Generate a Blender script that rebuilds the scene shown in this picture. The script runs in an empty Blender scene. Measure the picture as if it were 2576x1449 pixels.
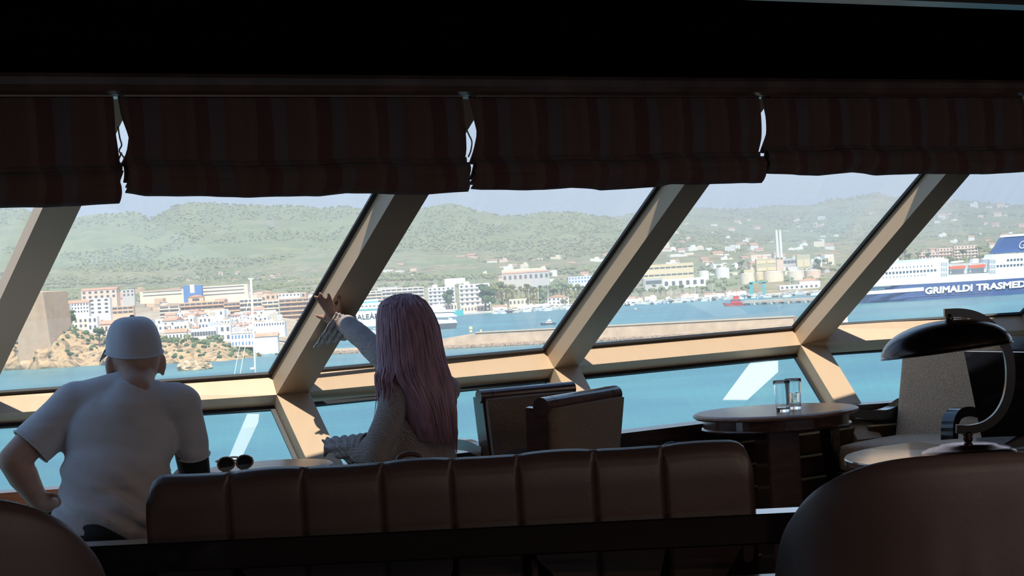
import bpy, bmesh, math, random
from math import sin, cos, tan, pi, radians as R, atan2, sqrt
from mathutils import Vector as V, Matrix, noise
import numpy as np
random.seed(7)
C = bpy.context.scene.collection
SC = bpy.context.scene
# ------------------------------------------------------------------ camera
F, TH, HZ, EYE = 5000.0, R(3.5), 692.0, 1.37
PITCH = math.atan((724.5 - HZ) * cos(TH) / F)
cd = bpy.data.cameras.new('camera'); cam = bpy.data.objects.new('camera', cd); C.objects.link(cam)
cd.sensor_width = 36; cd.lens = 36 * F / 2576; cd.clip_start = .05; cd.clip_end = 40000
_r = V((1, 0, 0)); _f = V((0, cos(PITCH), -sin(PITCH))); _u = V((0, sin(PITCH), cos(PITCH)))
_ix = _r * cos(TH) - _u * sin(TH); _iy = _r * sin(TH) + _u * cos(TH)
m = Matrix.Identity(4)
for i in range(3):
    m[i][0] = _ix[i]; m[i][1] = _iy[i]; m[i][2] = -_f[i]
m[2][3] = EYE
cam.matrix_world = m
SC.camera = cam
# ------------------------------------------------------------------ sky, sun, exposure
SUN = V((.10, -.52, .85)).normalized()
w = bpy.data.worlds.new('sky'); SC.world = w; w.use_nodes = True
nt = w.node_tree; bg = nt.nodes['Background']
tcw = nt.nodes.new('ShaderNodeTexCoord'); spw = nt.nodes.new('ShaderNodeSeparateXYZ'); rpw = nt.nodes.new('ShaderNodeValToRGB')
nt.links.new(tcw.outputs['Generated'], spw.inputs[0]); nt.links.new(spw.outputs[2], rpw.inputs[0]); nt.links.new(rpw.outputs[0], bg.inputs[0])
_e = rpw.color_ramp.elements; _e[0].position = 0; _e[0].color = (.47, .67, .89, 1); _e[1].position = 1; _e[1].color = (.13, .28, .60, 1)
for _p, _c in ((.12, (.42, .62, .87, 1)), (.4, (.28, .46, .74, 1))): _k = _e.new(_p); _k.color = _c
bg.inputs[1].default_value = 1.0
sl = bpy.data.lights.new('sun', 'SUN'); so = bpy.data.objects.new('sun', sl); C.objects.link(so)
sl.energy = 6.6; sl.angle = R(.6); sl.color = (1, .93, .82)
so.rotation_euler = (-SUN).to_track_quat('-Z', 'Y').to_euler(); so.location = (-40, -20, 80)
vs = SC.view_settings; vs.view_transform = 'Standard'; vs.look = 'None'; vs.gamma = 1; vs.use_curve_mapping = False
vs.exposure = .50
SC.cycles.use_denoising = True
SC.cycles.max_bounces = 7; SC.cycles.use_adaptive_sampling = True; SC.cycles.adaptive_threshold = .03; SC.cycles.transparent_max_bounces = 24; SC.cycles.volume_bounces = 0
SC.cycles.sample_clamp_indirect = 4.0
try: SC.cycles.denoiser = 'OPENIMAGEDENOISE'
except Exception: pass

# ------------------------------------------------------------------ geometry helpers
SEA = EYE - 32.0
def at(x, y, Y):
    """world point seen at photo pixel (x, y) standing Y metres ahead"""
    a = x - 1288; b = 724.5 - y
    p = (a * cos(TH) + b * sin(TH)) / F; q = (-a * sin(TH) + b * cos(TH)) / F
    d = V((p, cos(PITCH) + q * sin(PITCH), -sin(PITCH) + q * cos(PITCH)))
    d *= Y / d.y
    return V((d.x, d.y, d.z + EYE))
def at_z(x, y, z):
    d = at(x, y, 1.0) - V((0, 0, EYE))
    return V((0, 0, EYE)) + d * ((z - EYE) / d.z)
def hzy(x): return HZ - (x - 1288) * tan(TH)
# ---- materials
MATS = {}
def mat(name, col, rough=.6, metal=0, spec=.5, nz=0, ns=5.0, col2=None, bump=0, bs=40.0, coat=0, sheen=0, tr=0, det=4, stretch=None):
    if name in MATS: return MATS[name]
    M = bpy.data.materials.new(name); M.use_nodes = True; t = M.node_tree; b = t.nodes['Principled BSDF']
    b.inputs['Base Color'].default_value = (*col, 1); b.inputs['Roughness'].default_value = rough
    b.inputs['Metallic'].default_value = metal; b.inputs['Specular IOR Level'].default_value = spec
    b.inputs['Coat Weight'].default_value = coat; b.inputs['Coat Roughness'].default_value = .08
    b.inputs['Sheen Weight'].default_value = sheen; b.inputs['Transmission Weight'].default_value = tr
    tc = t.nodes.new('ShaderNodeTexCoord'); src = tc.outputs['Object']
    if stretch:
        mp = t.nodes.new('ShaderNodeMapping'); mp.inputs['Scale'].default_value = stretch
        t.links.new(src, mp.inputs[0]); src = mp.outputs[0]
    if nz or col2:
        n = t.nodes.new('ShaderNodeTexNoise'); n.inputs['Scale'].default_value = ns; n.inputs['Detail'].default_value = det
        t.links.new(src, n.inputs['Vector'])
        rp = t.nodes.new('ShaderNodeValToRGB'); t.links.new(n.outputs['Fac'], rp.inputs[0])
        c2 = col2 or tuple(max(0, c * (1 - nz)) for c in col)
        rp.color_ramp.elements[0].position = .35; rp.color_ramp.elements[1].position = .65
        rp.color_ramp.elements[0].color = (*c2, 1); rp.color_ramp.elements[1].color = (*col, 1)
        t.links.new(rp.outputs[0], b.inputs['Base Color'])
    if bump:
        n2 = t.nodes.new('ShaderNodeTexNoise'); n2.inputs['Scale'].default_value = bs; n2.inputs['Detail'].default_value = 3
        t.links.new(src, n2.inputs['Vector'])
        bp = t.nodes.new('ShaderNodeBump'); bp.inputs['Strength'].default_value = bump; bp.inputs['Distance'].default_value = .01
        t.links.new(n2.outputs['Fac'], bp.inputs['Height']); t.links.new(bp.outputs[0], b.inputs['Normal'])
    MATS[name] = M; return M
def nodes(M): return M.node_tree, M.node_tree.nodes['Principled BSDF']
# ---- object helpers
def tag(o, label=None, cat=None, group=None, kind=None):
    if label: o['label'] = label
    if cat: o['category'] = cat
    if group: o['group'] = group
    if kind: o['kind'] = kind
    return o
def empty(name, loc, label, cat, group=None, rz=0, kind=None):
    o = bpy.data.objects.new(name, None); C.objects.link(o); o.location = loc; o.rotation_euler = (0, 0, rz); o.empty_display_size = .1
    return tag(o, label, cat, group, kind)
def link(name, me, M, parent=None, local=False, smooth=False):
    """mesh given in world coordinates; made relative to its parent unless local"""
    if M is not None:
        me.materials.clear(); me.materials.append(M)
    o = bpy.data.objects.new(name, me); C.objects.link(o)
    if parent is not None:
        o.parent = parent
        if not local:
            mw = world(parent)
            me.transform(mw.inverted())
    if smooth:
        me.polygons.foreach_set('use_smooth', [True] * len(me.polygons))
    return o
def world(o):
    mloc = Matrix.LocRotScale(o.location, o.rotation_euler, o.scale)
    return world(o.parent) @ mloc if o.parent else mloc
def recentre(o):
    """move a top-level mesh's origin to the middle of its base"""
    me = o.data; n = len(me.vertices); a = np.empty(n * 3, 'f'); me.vertices.foreach_get('co', a); a = a.reshape(-1, 3)
    c = V(((a[:, 0].min() + a[:, 0].max()) / 2, (a[:, 1].min() + a[:, 1].max()) / 2, a[:, 2].min()))
    me.transform(Matrix.Translation(-c)); o.location = c
    return o
def tomesh(bm, name='m'):
    me = bpy.data.meshes.new(name); bmesh.ops.recalc_face_normals(bm, faces=bm.faces[:]); bm.to_mesh(me); bm.free(); return me
def poly(verts, faces, name='m'):
    me = bpy.data.meshes.new(name); me.from_pydata([tuple(v) for v in verts], [], faces); me.update(); return me
def box_bm(bm, c, s, rot=None, bevel=0):
    r = bmesh.ops.create_cube(bm, size=1.0)
    M = Matrix.Translation(V(c)) @ (rot.to_4x4() if rot else Matrix.Identity(4)) @ Matrix.Diagonal((*s, 1))
    bmesh.ops.transform(bm, matrix=M, verts=r['verts'])
    if bevel:
        es = list({e for v in r['verts'] for e in v.link_edges})
        bmesh.ops.bevel(bm, geom=es, offset=bevel, segments=2, affect='EDGES', profile=.5)
def box(c, s, rot=None, bevel=0):
    bm = bmesh.new(); box_bm(bm, c, s, rot, bevel); return tomesh(bm)
def prism(pts, d, closed=True):
    """polygon (list of Vectors) extruded by the vector d"""
    n = len(pts); vs = [V(p) for p in pts] + [V(p) + V(d) for p in pts]
    fs = [tuple(range(n))[::-1], tuple(range(n, 2 * n))] + [(i, (i + 1) % n, n + (i + 1) % n, n + i) for i in range(n)]
    bm = bmesh.new(); bv = [bm.verts.new(v) for v in vs]
    for f in fs: bm.faces.new([bv[i] for i in f])
    return tomesh(bm)
def hexa(a, b):
    """solid between two quads"""
    vs = list(a) + list(b); fs = [(0, 1, 2, 3), (7, 6, 5, 4)] + [(i, (i + 1) % 4, 4 + (i + 1) % 4, 4 + i) for i in range(4)]
    bm = bmesh.new(); bv = [bm.verts.new(v) for v in vs]
    for f in fs: bm.faces.new([bv[i] for i in f])
    return tomesh(bm)
def lathe(prof, seg=32, c=(0, 0, 0)):
    vs = []; fs = []
    n = len(prof)
    for j in range(seg):
        a = 2 * pi * j / seg
        for r, z in prof: vs.append((c[0] + r * cos(a), c[1] + r * sin(a), c[2] + z))
    for j in range(seg):
        k = (j + 1) % seg
        for i in range(n - 1): fs.append((j * n + i, k * n + i, k * n + i + 1, j * n + i + 1))
    bm = bmesh.new(); bv = [bm.verts.new(v) for v in vs]
    for f in fs:
        try: bm.faces.new([bv[i] for i in f])
        except ValueError: pass
    bmesh.ops.remove_doubles(bm, verts=bm.verts[:], dist=1e-5)
    return tomesh(bm)
def tube(pts, rad, seg=8, caps=True):
    """round tube along points; rad a number or list"""
    pts = [V(p) for p in pts]; n = len(pts)
    rs = rad if isinstance(rad, (list, tuple)) else [rad] * n
    vs = []; fs = []; up = V((0, 0, 1)); side = None
    for i, p in enumerate(pts):
        t = (pts[min(i + 1, n - 1)] - pts[max(i - 1, 0)]).normalized()
        if side is None:
            side = t.cross(up) if abs(t.dot(up)) < .95 else t.cross(V((1, 0, 0)))
        side = (side - t * side.dot(t)).normalized(); b = t.cross(side)
        for k in range(seg):
            a = 2 * pi * k / seg; vs.append(p + (side * cos(a) + b * sin(a)) * rs[i])
    for i in range(n - 1):
        for k in range(seg):
            k2 = (k + 1) % seg; fs.append((i * seg + k, i * seg + k2, (i + 1) * seg + k2, (i + 1) * seg + k))
    if caps: fs += [tuple(range(seg))[::-1], tuple(range((n - 1) * seg, n * seg))]
    return poly(vs, fs)
def sweep(pts, prof, up=V((0, 0, 1))):
    """sweep a closed 2-D profile [(side, up)] along points"""
    pts = [V(p) for p in pts]; n = len(pts); k = len(prof); vs = []; fs = []
    for i, p in enumerate(pts):
        t = (pts[min(i + 1, n - 1)] - pts[max(i - 1, 0)]).normalized()
        s = t.cross(up).normalized(); u = s.cross(t)
        vs += [p + s * a + u * b for a, b in prof]
    for i in range(n - 1):
        for j in range(k):
            j2 = (j + 1) % k; fs.append((i * k + j, i * k + j2, (i + 1) * k + j2, (i + 1) * k + j))
    fs += [tuple(range(k))[::-1], tuple(range((n - 1) * k, n * k))]
    bm = bmesh.new(); bv = [bm.verts.new(v) for v in vs]
    for f in fs: bm.faces.new([bv[i] for i in f])
    return tomesh(bm)
def crom(pts, n=8):
    """Catmull-Rom through points"""
    P = [V(p) for p in pts]; P = [P[0] * 2 - P[1]] + P + [P[-1] * 2 - P[-2]]; out = []
    for i in range(1, len(P) - 2):
        for k in range(n):
            t = k / n; a, b, c, d = P[i - 1], P[i], P[i + 1], P[i + 2]
            out.append(.5 * ((2 * b) + (c - a) * t + (2 * a - 5 * b + 4 * c - d) * t * t + (3 * b - a - 3 * c + d) * t ** 3))
    out.append(P[-2]); return out
def grid_mesh(f, nu, nv, closed_u=False):
    vs = [f(i / (nu if closed_u else nu - 1), j / (nv - 1)) for j in range(nv) for i in range(nu)]
    fs = []
    for j in range(nv - 1):
        for i in range(nu if closed_u else nu - 1):
            i2 = (i + 1) % nu; fs.append((j * nu + i, j * nu + i2, (j + 1) * nu + i2, (j + 1) * nu + i))
    return poly(vs, fs)
def solidify(me, t):
    bm = bmesh.new(); bm.from_mesh(me); bpy.data.meshes.remove(me)
    bmesh.ops.recalc_face_normals(bm, faces=bm.faces[:])
    bmesh.ops.solidify(bm, geom=bm.faces[:], thickness=t)
    return tomesh(bm)
def subdiv(me, lv=1):
    o = bpy.data.objects.new('tmp', me); C.objects.link(o)
    md = o.modifiers.new('s', 'SUBSURF'); md.levels = lv; md.render_levels = lv
    dg = bpy.context.evaluated_depsgraph_get(); r = bpy.data.meshes.new_from_object(o.evaluated_get(dg))
    bpy.data.objects.remove(o); bpy.data.meshes.remove(me); return r
# solids that are fused into one skin: ('c', p0, r0, p1, r1) tapered limb, ('e', centre, (rx, ry, rz), rot) ellipsoid
def fuse(parts, voxel=.008, smooth=6, extra=None):
    bm = bmesh.new()
    def ball(c, r, rot=None):
        q = bmesh.ops.create_icosphere(bm, subdivisions=3, radius=1.0)
        s = (r, r, r) if not hasattr(r, '__len__') else r
        bmesh.ops.transform(bm, verts=q['verts'], matrix=Matrix.Translation(V(c)) @ (rot.to_4x4() if rot else Matrix.Identity(4)) @ Matrix.Diagonal((*s, 1)))
    for p in parts:
        if p[0] == 'e': ball(p[1], p[2], p[3] if len(p) > 3 else None)
        else:
            a, b = V(p[1]), V(p[3]); d = b - a; L = d.length
            ball(a, p[2]); ball(b, p[4])
            q = bmesh.ops.create_cone(bm, cap_ends=True, segments=20, radius1=p[2], radius2=p[4], depth=L)
            bmesh.ops.transform(bm, verts=q['verts'], matrix=Matrix.Translation((a + b) / 2) @ d.to_track_quat('Z', 'Y').to_matrix().to_4x4())
    me = bpy.data.meshes.new('f'); bm.to_mesh(me); bm.free()
    o = bpy.data.objects.new('tmp', me); C.objects.link(o)
    md = o.modifiers.new('r', 'REMESH'); md.mode = 'VOXEL'; md.voxel_size = voxel
    if smooth:
        s = o.modifiers.new('s', 'SMOOTH'); s.iterations = smooth; s.factor = .5
    dg = bpy.context.evaluated_depsgraph_get(); r = bpy.data.meshes.new_from_object(o.evaluated_get(dg))
    bpy.data.objects.remove(o); bpy.data.meshes.remove(me)
    return r
def text_mesh(s, size, extr=.02, shear=0, bold=0, space=1.0):
    cu = bpy.data.curves.new('t', 'FONT'); cu.body = s; cu.size = size; cu.extrude = extr; cu.shear = shear; cu.offset = bold; cu.space_character = space
    cu.resolution_u = 3
    o = bpy.data.objects.new('tmp', cu); C.objects.link(o)
    dg = bpy.context.evaluated_depsgraph_get(); me = bpy.data.meshes.new_from_object(o.evaluated_get(dg))
    bpy.data.objects.remove(o); bpy.data.curves.remove(cu); return me
def joinm(ms):
    bm = bmesh.new()
    for q in ms: bm.from_mesh(q); bpy.data.meshes.remove(q)
    me = bpy.data.meshes.new('j'); bm.to_mesh(me); bm.free(); return me
def copy_tree(o, parent=None):
    c = o.copy(); C.objects.link(c); c.parent = parent
    for ch in list(o.children): copy_tree(ch, c)
    return c
# ================================================================== the lounge shell
PHI = R(33.5); WD = V((cos(PHI), sin(PHI), 0)); ND = V((sin(PHI), -cos(PHI), 0)); UP = V((0, 0, 1))
ZT = EYE - .40; ZTOP = EYE + .74; ZS = .70
gold = mat('champagne_metal', (.47, .325, .205), .45, .08, .5, bump=.02, bs=300)
gask = mat('black_rubber', (.012, .013, .016), .55)
darkwood = mat('dark_wood', (.05, .022, .014), .28, 0, .5, nz=.5, ns=6, coat=.25, stretch=(1, 1, 14))
blackwood = mat('black_lacquer', (.008, .006, .006), .12, 0, .5, coat=.6)
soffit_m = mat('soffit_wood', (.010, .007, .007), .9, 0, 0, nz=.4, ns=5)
carpet = mat('carpet', (.05, .03, .03), .95, nz=.5, ns=30, bump=.4, bs=400)
wallm = mat('dark_panel', (.05, .03, .022), .5, nz=.3, ns=3)
ceilm = mat('ceiling_paint', (.62, .52, .47), .8, nz=.05)
slatm = mat('slat_wood', (.11, .06, .038), .6, 0, .25, nz=.3, ns=8); slatedge = mat('slat_top_light', (.62, .45, .24), .35, .6)
def glass_mat():
    M = bpy.data.materials.new('window_glass'); M.use_nodes = True; t = M.node_tree
    for n in list(t.nodes): t.nodes.remove(n)
    o = t.nodes.new('ShaderNodeOutputMaterial'); tr = t.nodes.new('ShaderNodeBsdfTransparent'); gl = t.nodes.new('ShaderNodeBsdfGlossy')
    tr.inputs[0].default_value = (.945, .965, .965, 1); gl.inputs['Roughness'].default_value = .0
    fr = t.nodes.new('ShaderNodeFresnel'); fr.inputs[0].default_value = 1.5
    ge = t.nodes.new('ShaderNodeNewGeometry'); fm = t.nodes.new('ShaderNodeMath'); fm.operation = 'SUBTRACT'; fm.use_clamp = True; t.links.new(fr.outputs[0], fm.inputs[0]); t.links.new(ge.outputs['Backfacing'], fm.inputs[1])
    a = t.nodes.new('ShaderNodeMixShader'); t.links.new(fm.outputs[0], a.inputs[0]); t.links.new(tr.outputs[0], a.inputs[1]); t.links.new(gl.outputs[0], a.inputs[2])
    # thin salt coating and run-off streaks on the pane
    df = t.nodes.new('ShaderNodeBsdfTranslucent'); df.inputs[0].default_value = (.85, .88, .9, 1)
    tc = t.nodes.new('ShaderNodeTexCoord'); mp = t.nodes.new('ShaderNodeMapping'); mp.inputs['Scale'].default_value = (16, 1.2, 1.2)
    nz = t.nodes.new('ShaderNodeTexNoise'); nz.inputs['Scale'].default_value = 2.2; nz.inputs['Detail'].default_value = 5
    t.links.new(tc.outputs['Object'], mp.inputs[0]); t.links.new(mp.outputs[0], nz.inputs['Vector'])
    mr = t.nodes.new('ShaderNodeMapRange'); mr.inputs[1].default_value = .4; mr.inputs[2].default_value = .85
    mr.inputs[3].default_value = .030; mr.inputs[4].default_value = .065
    t.links.new(nz.outputs['Fac'], mr.inputs[0])
    b = t.nodes.new('ShaderNodeMixShader'); t.links.new(mr.outputs[0], b.inputs[0]); t.links.new(a.outputs[0], b.inputs[1]); t.links.new(df.outputs[0], b.inputs[2])
    t.links.new(b.outputs[0], o.inputs[0]); return M
glassm = glass_mat()
# ---- where the frame ridges stand (junction, a point up the ridge, a point down the ridge)
RID = [((-137, 1050), (107, 523.5), (-158, 1180)), ((696, 993), (992.8, 490), (769.8, 1153.3)), ((1394, 926.6), (1720.6, 465.7), (1416.5, 970)),
       ((2014, 867.5), (2380.7, 436.5), (2099, 1008.8)), ((2583, 830), (2868, 530), (2650, 930))]
def along(a, b, Y, z):
    lo, hi = 0.0, 8.0
    f = lambda t: at(a[0] + (b[0] - a[0]) * t, a[1] + (b[1] - a[1]) * t, Y).z - z
    s = f(0) > 0
    for _ in range(60):
        mid = (lo + hi) / 2
        if (f(mid) > 0) == s: lo = mid
        else: hi = mid
    t = (lo + hi) / 2
    return at(a[0] + (b[0] - a[0]) * t, a[1] + (b[1] - a[1]) * t, Y)
JR, JT, JL = [], [], []
for j, u, l in RID:
    q = at_z(j[0], j[1], ZT); JR.append(q)
    JT.append(along(j, u, q.y - 1.14, ZTOP)); JL.append(along(j, l, q.y - .33, .55))
# the window wall goes on beyond both edges of the picture
for side, cnt in ((0, 3), (1, 2)):
    for _ in range(cnt):
        if side == 0:
            d = JR[0] - JR[1]; d = d.normalized() * 1.45
            for L in (JR, JT, JL): L.insert(0, L[0] + d)
        else:
            d = (JR[-1] - JR[-2]).normalized() * 1.35
            for L in (JR, JT, JL): L.append(L[-1] + d)
NJ = len(JR); PW, PP, PL = .128, .10, .075
WK = []
for k in range(NJ):
    a = JR[max(k - 1, 0)]; b = JR[min(k + 1, NJ - 1)]; WK.append((b - a).normalized())
NU, NL_, UU, LL = [], [], [], []
for k in range(NJ):
    u = (JT[k] - JR[k]).normalized(); l = (JL[k] - JR[k]).normalized()
    nu = u.cross(WK[k]).normalized(); nu = nu if nu.dot(ND) < 0 else -nu
    nl = l.cross(WK[k]).normalized(); nl = nl if nl.dot(ND) < 0 else -nl
    UU.append(u); LL.append(l); NU.append(nu); NL_.append(nl)
AA = [JR[k] + NU[k] * PP for k in range(NJ)]; BB = [JR[k] + NL_[k] * PL for k in range(NJ)]
KK = [JR[k] - ND * .15 + UP * .005 for k in range(NJ)]
vis = range(3, 8)
ordn = {3: 'leftmost', 4: 'left of the hand', 5: 'behind the two tub chairs', 6: 'behind the round table', 7: 'at the right edge'}
tn = 0
def trim(me, label, M=gold):
    global tn
    tn += 1
    o = link('trim_%d' % tn, me, M); recentre(o); return tag(o, label, None, None, 'structure')
mul_up = {3: 'slanted gold mullion at the far left edge', 4: 'slanted gold mullion the woman presses her hand on', 5: 'slanted gold mullion above the two tub chairs', 6: 'slanted gold mullion above the round table', 7: 'slanted gold mullion cut by the right edge'}
mul_lo = {3: 'lower gold mullion hidden behind the man', 4: 'lower gold mullion beside the lace cuff', 5: 'lower gold mullion behind the tub chairs', 6: 'lower gold mullion right of the two glasses', 7: 'lower gold mullion beyond the right edge'}
for k in range(NJ):
    e = WK[k] * PW
    a0, a1 = JR[k], JT[k]; no = NU[k] * PP
    me = hexa([a0, a0 + e, a0 + e + no, a0 + no], [a1, a1 + e, a1 + e + no, a1 + no])
    trim(me, mul_up.get(k, 'slanted gold mullion outside the picture'))
    b0, b1 = JR[k], JL[k]; no = NL_[k] * PL
    me = hexa([b0, b0 + e, b0 + e + no, b0 + no], [b1, b1 + e, b1 + e + no, b1 + no])
    trim(me, mul_lo.get(k, 'lower gold mullion outside the picture'))
tr_l = {3: 'gold transom bar behind the man', 4: 'gold transom bar behind the long haired woman', 5: 'gold transom bar between tub chairs and round table', 6: 'gold transom bar behind the lamp'}
for k in range(NJ - 1):
    q = lambda i: [AA[i], JR[i], BB[i], KK[i] - ND * .01]
    trim(hexa(q(k), q(k + 1)), tr_l.get(k, 'gold transom bar outside the picture'))
bays = {3: 'behind the man', 4: 'behind the woman', 5: 'behind the empty tub chairs', 6: 'in front of the white and blue ferry'}
wn = 0
def strip(a, b, d, n, t=.012):
    """gasket strip from a to b, widened along d, raised along n"""
    return hexa([a, b, b + d, a + d], [a - n * t, b - n * t, b + d - n * t, a + d - n * t])
for k in range(NJ - 1):
    e = WK[k] * PW
    for up in (1, 0):
        wn += 1
        if up: p, n0, n1, l0, l1, u0, u1 = PP, NU[k], NU[k + 1], JT[k], JT[k + 1], UU[k], UU[k + 1]
        else: p, n0, n1, l0, l1, u0, u1 = PL, NL_[k], NL_[k + 1], JL[k], JL[k + 1], LL[k], LL[k + 1]
        c = [JR[k] + n0 * p + e * .9, JR[k + 1] + n1 * p, l1 + n1 * p, l0 + n0 * p + e * .9]
        o = link('window_%d' % wn, hexa(c, [q + n0 * .012 for q in c]), glassm)
        mw = Matrix.Translation(c[0]) @ Matrix((tuple(WK[k]), tuple(n0.cross(WK[k]).normalized()), tuple(n0))).transposed().to_4x4()
        o.data.transform(mw.inverted()); o.matrix_world = mw; o.location, o.rotation_euler = c[0], mw.to_euler()
        tag(o, ('upper' if up else 'lower') + ' slanted window pane ' + bays.get(k, 'outside the picture'), None, None, 'structure')
        if k in (3, 4, 5, 6):
            gw = .017
            link('gasket', strip(c[0] - e * .1, c[1], u0 * gw, n0), gask, o)
            link('gasket', strip(c[1], c[2], -WK[k] * gw, n0), gask, o)
            link('gasket', strip(c[0], c[3], WK[k] * gw * 1.3, n0), gask, o)
# bright mullion reflections in the lower panes, put in as pale slanted strips
reflm = bpy.data.materials.new('painted_reflection'); reflm.use_nodes = True; _t = reflm.node_tree; _o = _t.nodes['Material Output']; _t.nodes.remove(_t.nodes['Principled BSDF'])
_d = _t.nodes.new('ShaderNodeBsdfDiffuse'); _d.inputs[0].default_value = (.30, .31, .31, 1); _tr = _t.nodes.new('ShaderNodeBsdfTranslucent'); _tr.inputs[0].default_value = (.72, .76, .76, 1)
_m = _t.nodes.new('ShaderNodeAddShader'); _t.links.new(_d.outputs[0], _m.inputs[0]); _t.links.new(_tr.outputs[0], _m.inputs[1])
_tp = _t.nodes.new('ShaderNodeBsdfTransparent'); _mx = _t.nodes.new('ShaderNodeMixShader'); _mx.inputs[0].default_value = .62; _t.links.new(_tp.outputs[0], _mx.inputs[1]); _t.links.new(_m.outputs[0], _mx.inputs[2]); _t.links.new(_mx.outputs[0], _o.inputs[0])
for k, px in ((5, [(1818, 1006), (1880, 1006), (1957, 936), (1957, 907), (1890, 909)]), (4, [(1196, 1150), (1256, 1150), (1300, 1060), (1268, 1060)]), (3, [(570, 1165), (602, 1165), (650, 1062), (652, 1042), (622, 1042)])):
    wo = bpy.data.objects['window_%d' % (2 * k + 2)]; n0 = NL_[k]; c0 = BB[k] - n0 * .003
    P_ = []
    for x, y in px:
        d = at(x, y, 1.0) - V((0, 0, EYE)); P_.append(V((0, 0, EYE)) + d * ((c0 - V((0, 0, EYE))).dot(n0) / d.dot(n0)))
    link('reflection_strip', prism(P_, -n0 * .002), reflm, wo)
# ---- sill ledge and slatted front wall
SG = []
for k in range(NJ):
    t = (JR[k].z - ZS) / (JR[k].z - JL[k].z); SG.append(JR[k] + (JL[k] - JR[k]) * t + NL_[k] * PL * .9)
for k in range(NJ): SG[k].z = ZS
ws = link('wall_front', joinm([hexa([SG[k] + ND * .10 - UP * ZS, SG[k + 1] + ND * .10 - UP * ZS, SG[k + 1] + ND * .10 - UP * .04, SG[k] + ND * .10 - UP * .04],
                     [SG[k] + ND * .04 - UP * ZS, SG[k + 1] + ND * .04 - UP * ZS, SG[k + 1] + ND * .04 - UP * .04, SG[k] + ND * .04 - UP * .04]) for k in range(NJ - 1)]), wallm)
tag(ws, 'dark panelled low wall under the window sill', None, None, 'structure')
for k in range(NJ - 1):
    a, b = SG[k], SG[k + 1]; i = ND * .145
    sm = hexa([a, b, b + i, a + i], [a - UP * .05, b - UP * .05, b + i - UP * .05, a + i - UP * .05])
    trim(sm, 'dark wooden window sill ledge ' + bays.get(k, 'outside the picture'), darkwood)
for k in range(3, 7):
    a, b = SG[k] + WK[k] * .06, SG[k + 1] - WK[k] * .02
    for s in range(6):
        z0 = .60 - s * .097
        f = lambda p, off, z: V((p.x, p.y, 0)) + ND * off + UP * z
        q0 = [f(a, .155, z0), f(a, .168, z0), f(a, .125, z0 - .085), f(a, .112, z0 - .085)]
        q1 = [f(b, .155, z0), f(b, .168, z0), f(b, .125, z0 - .085), f(b, .112, z0 - .085)]
        so_ = link('slat', hexa(q0, q1), slatm, ws)
        g = lambda p: [f(p, .150, z0), f(p, .173, z0), f(p, .173, z0 + .007), f(p, .150, z0 + .007)]
        link('lit_edge', hexa(g(a), g(b)), slatedge, so_, local=True)  # brass-toned strip stands in for light catching the slat's top edge
# ---- floor, ceiling, other walls
def quadbox(name, x0, x1, y0, y1, z0, z1, M, label):
    o = link(name, box(((x0 + x1) / 2, (y0 + y1) / 2, (z0 + z1) / 2), (x1 - x0, y1 - y0, z1 - z0)), M); recentre(o)
    return tag(o, label, None, None, 'structure')
def wallpt(s, off): return V((SG[5].x, SG[5].y, 0)) + WD * s + ND * off
fl = prism([wallpt(-6, .06), wallpt(-6, 12), wallpt(6.5, 12), wallpt(6.5, .06)], (0, 0, -.1))
tag(recentre(link('floor', fl, carpet)), 'dark carpet floor of the lounge', None, None, 'structure')
BEAM0 = at(1394, 213, 6.45); BD = V((cos(R(34.5)), sin(R(34.5)), 0)); BN = V((sin(R(34.5)), -cos(R(34.5)), 0))
ZB = BEAM0.z
def bpt(s, off, z): return V((BEAM0.x, BEAM0.y, 0)) + BD * s + BN * off + UP * z
S0, S1 = -7.0, 7.0
# dropped soffit above the windows, its edge board, the paler ceiling nearer the camera
pr = [(-.45, ZB + .02), (1.66, ZB + .02), (1.66, ZB + .30), (-.45, ZB + .30)]
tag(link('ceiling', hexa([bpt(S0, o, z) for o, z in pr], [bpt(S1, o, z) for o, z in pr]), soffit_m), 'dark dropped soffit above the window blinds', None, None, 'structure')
pr = [(1.66, ZB + .010), (1.74, ZB + .010), (1.74, ZB + .06), (1.66, ZB + .06)]
trim(hexa([bpt(S0, o, z) for o, z in pr], [bpt(S1, o, z) for o, z in pr]), 'narrow brown edge board of the dropped soffit', darkwood)
pr = [(1.68, ZB + .075), (11.5, ZB + .075), (11.5, ZB + .30), (1.68, ZB + .30)]
tag(link('ceiling_panel', hexa([bpt(S0, o, z) for o, z in pr], [bpt(S1, o, z) for o, z in pr]), ceilm), 'pale ceiling panel at the top right corner', None, None, 'structure')
# rounded wooden cornice beam over the blinds
prof = [(0, .02), (.055, .02), (.062, .008), (.058, -.012), (.045, -.028), (.02, -.036), (-.10, -.036), (-.10, .02)]
trim(sweep([bpt(S0, 0, ZB), bpt(S1, 0, ZB)], [(a, b) for a, b in prof]), 'rounded dark wooden cornice running above all blinds', mat('cornice_wood', (.24, .12, .085), .35, nz=.4, ns=6, coat=.2))
for s in (-6.9, 6.9):
    pass
wl = [wallpt(-6, .06), wallpt(-6, 12)]
def vwall(name, a, b, z0, z1, label):
    d = (b - a).normalized().cross(UP) * .12
    tag(recentre(link(name, prism([a, b, b + d, a + d], (0, 0, z1 - z0)), wallm)), label, None, None, 'structure').location.z += z0
vwall('wall_left', wallpt(-6, .05), wallpt(-6, 12), 0, 2.6, 'dark panelled side wall left of the picture')
vwall('wall_right', wallpt(6.5, 12), wallpt(6.5, .05), 0, 2.6, 'dark panelled side wall right of the picture')
vwall('wall_back', wallpt(-6, 12), wallpt(6.5, 12), 0, .9, 'low dark panelled wall behind the camera')
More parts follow.
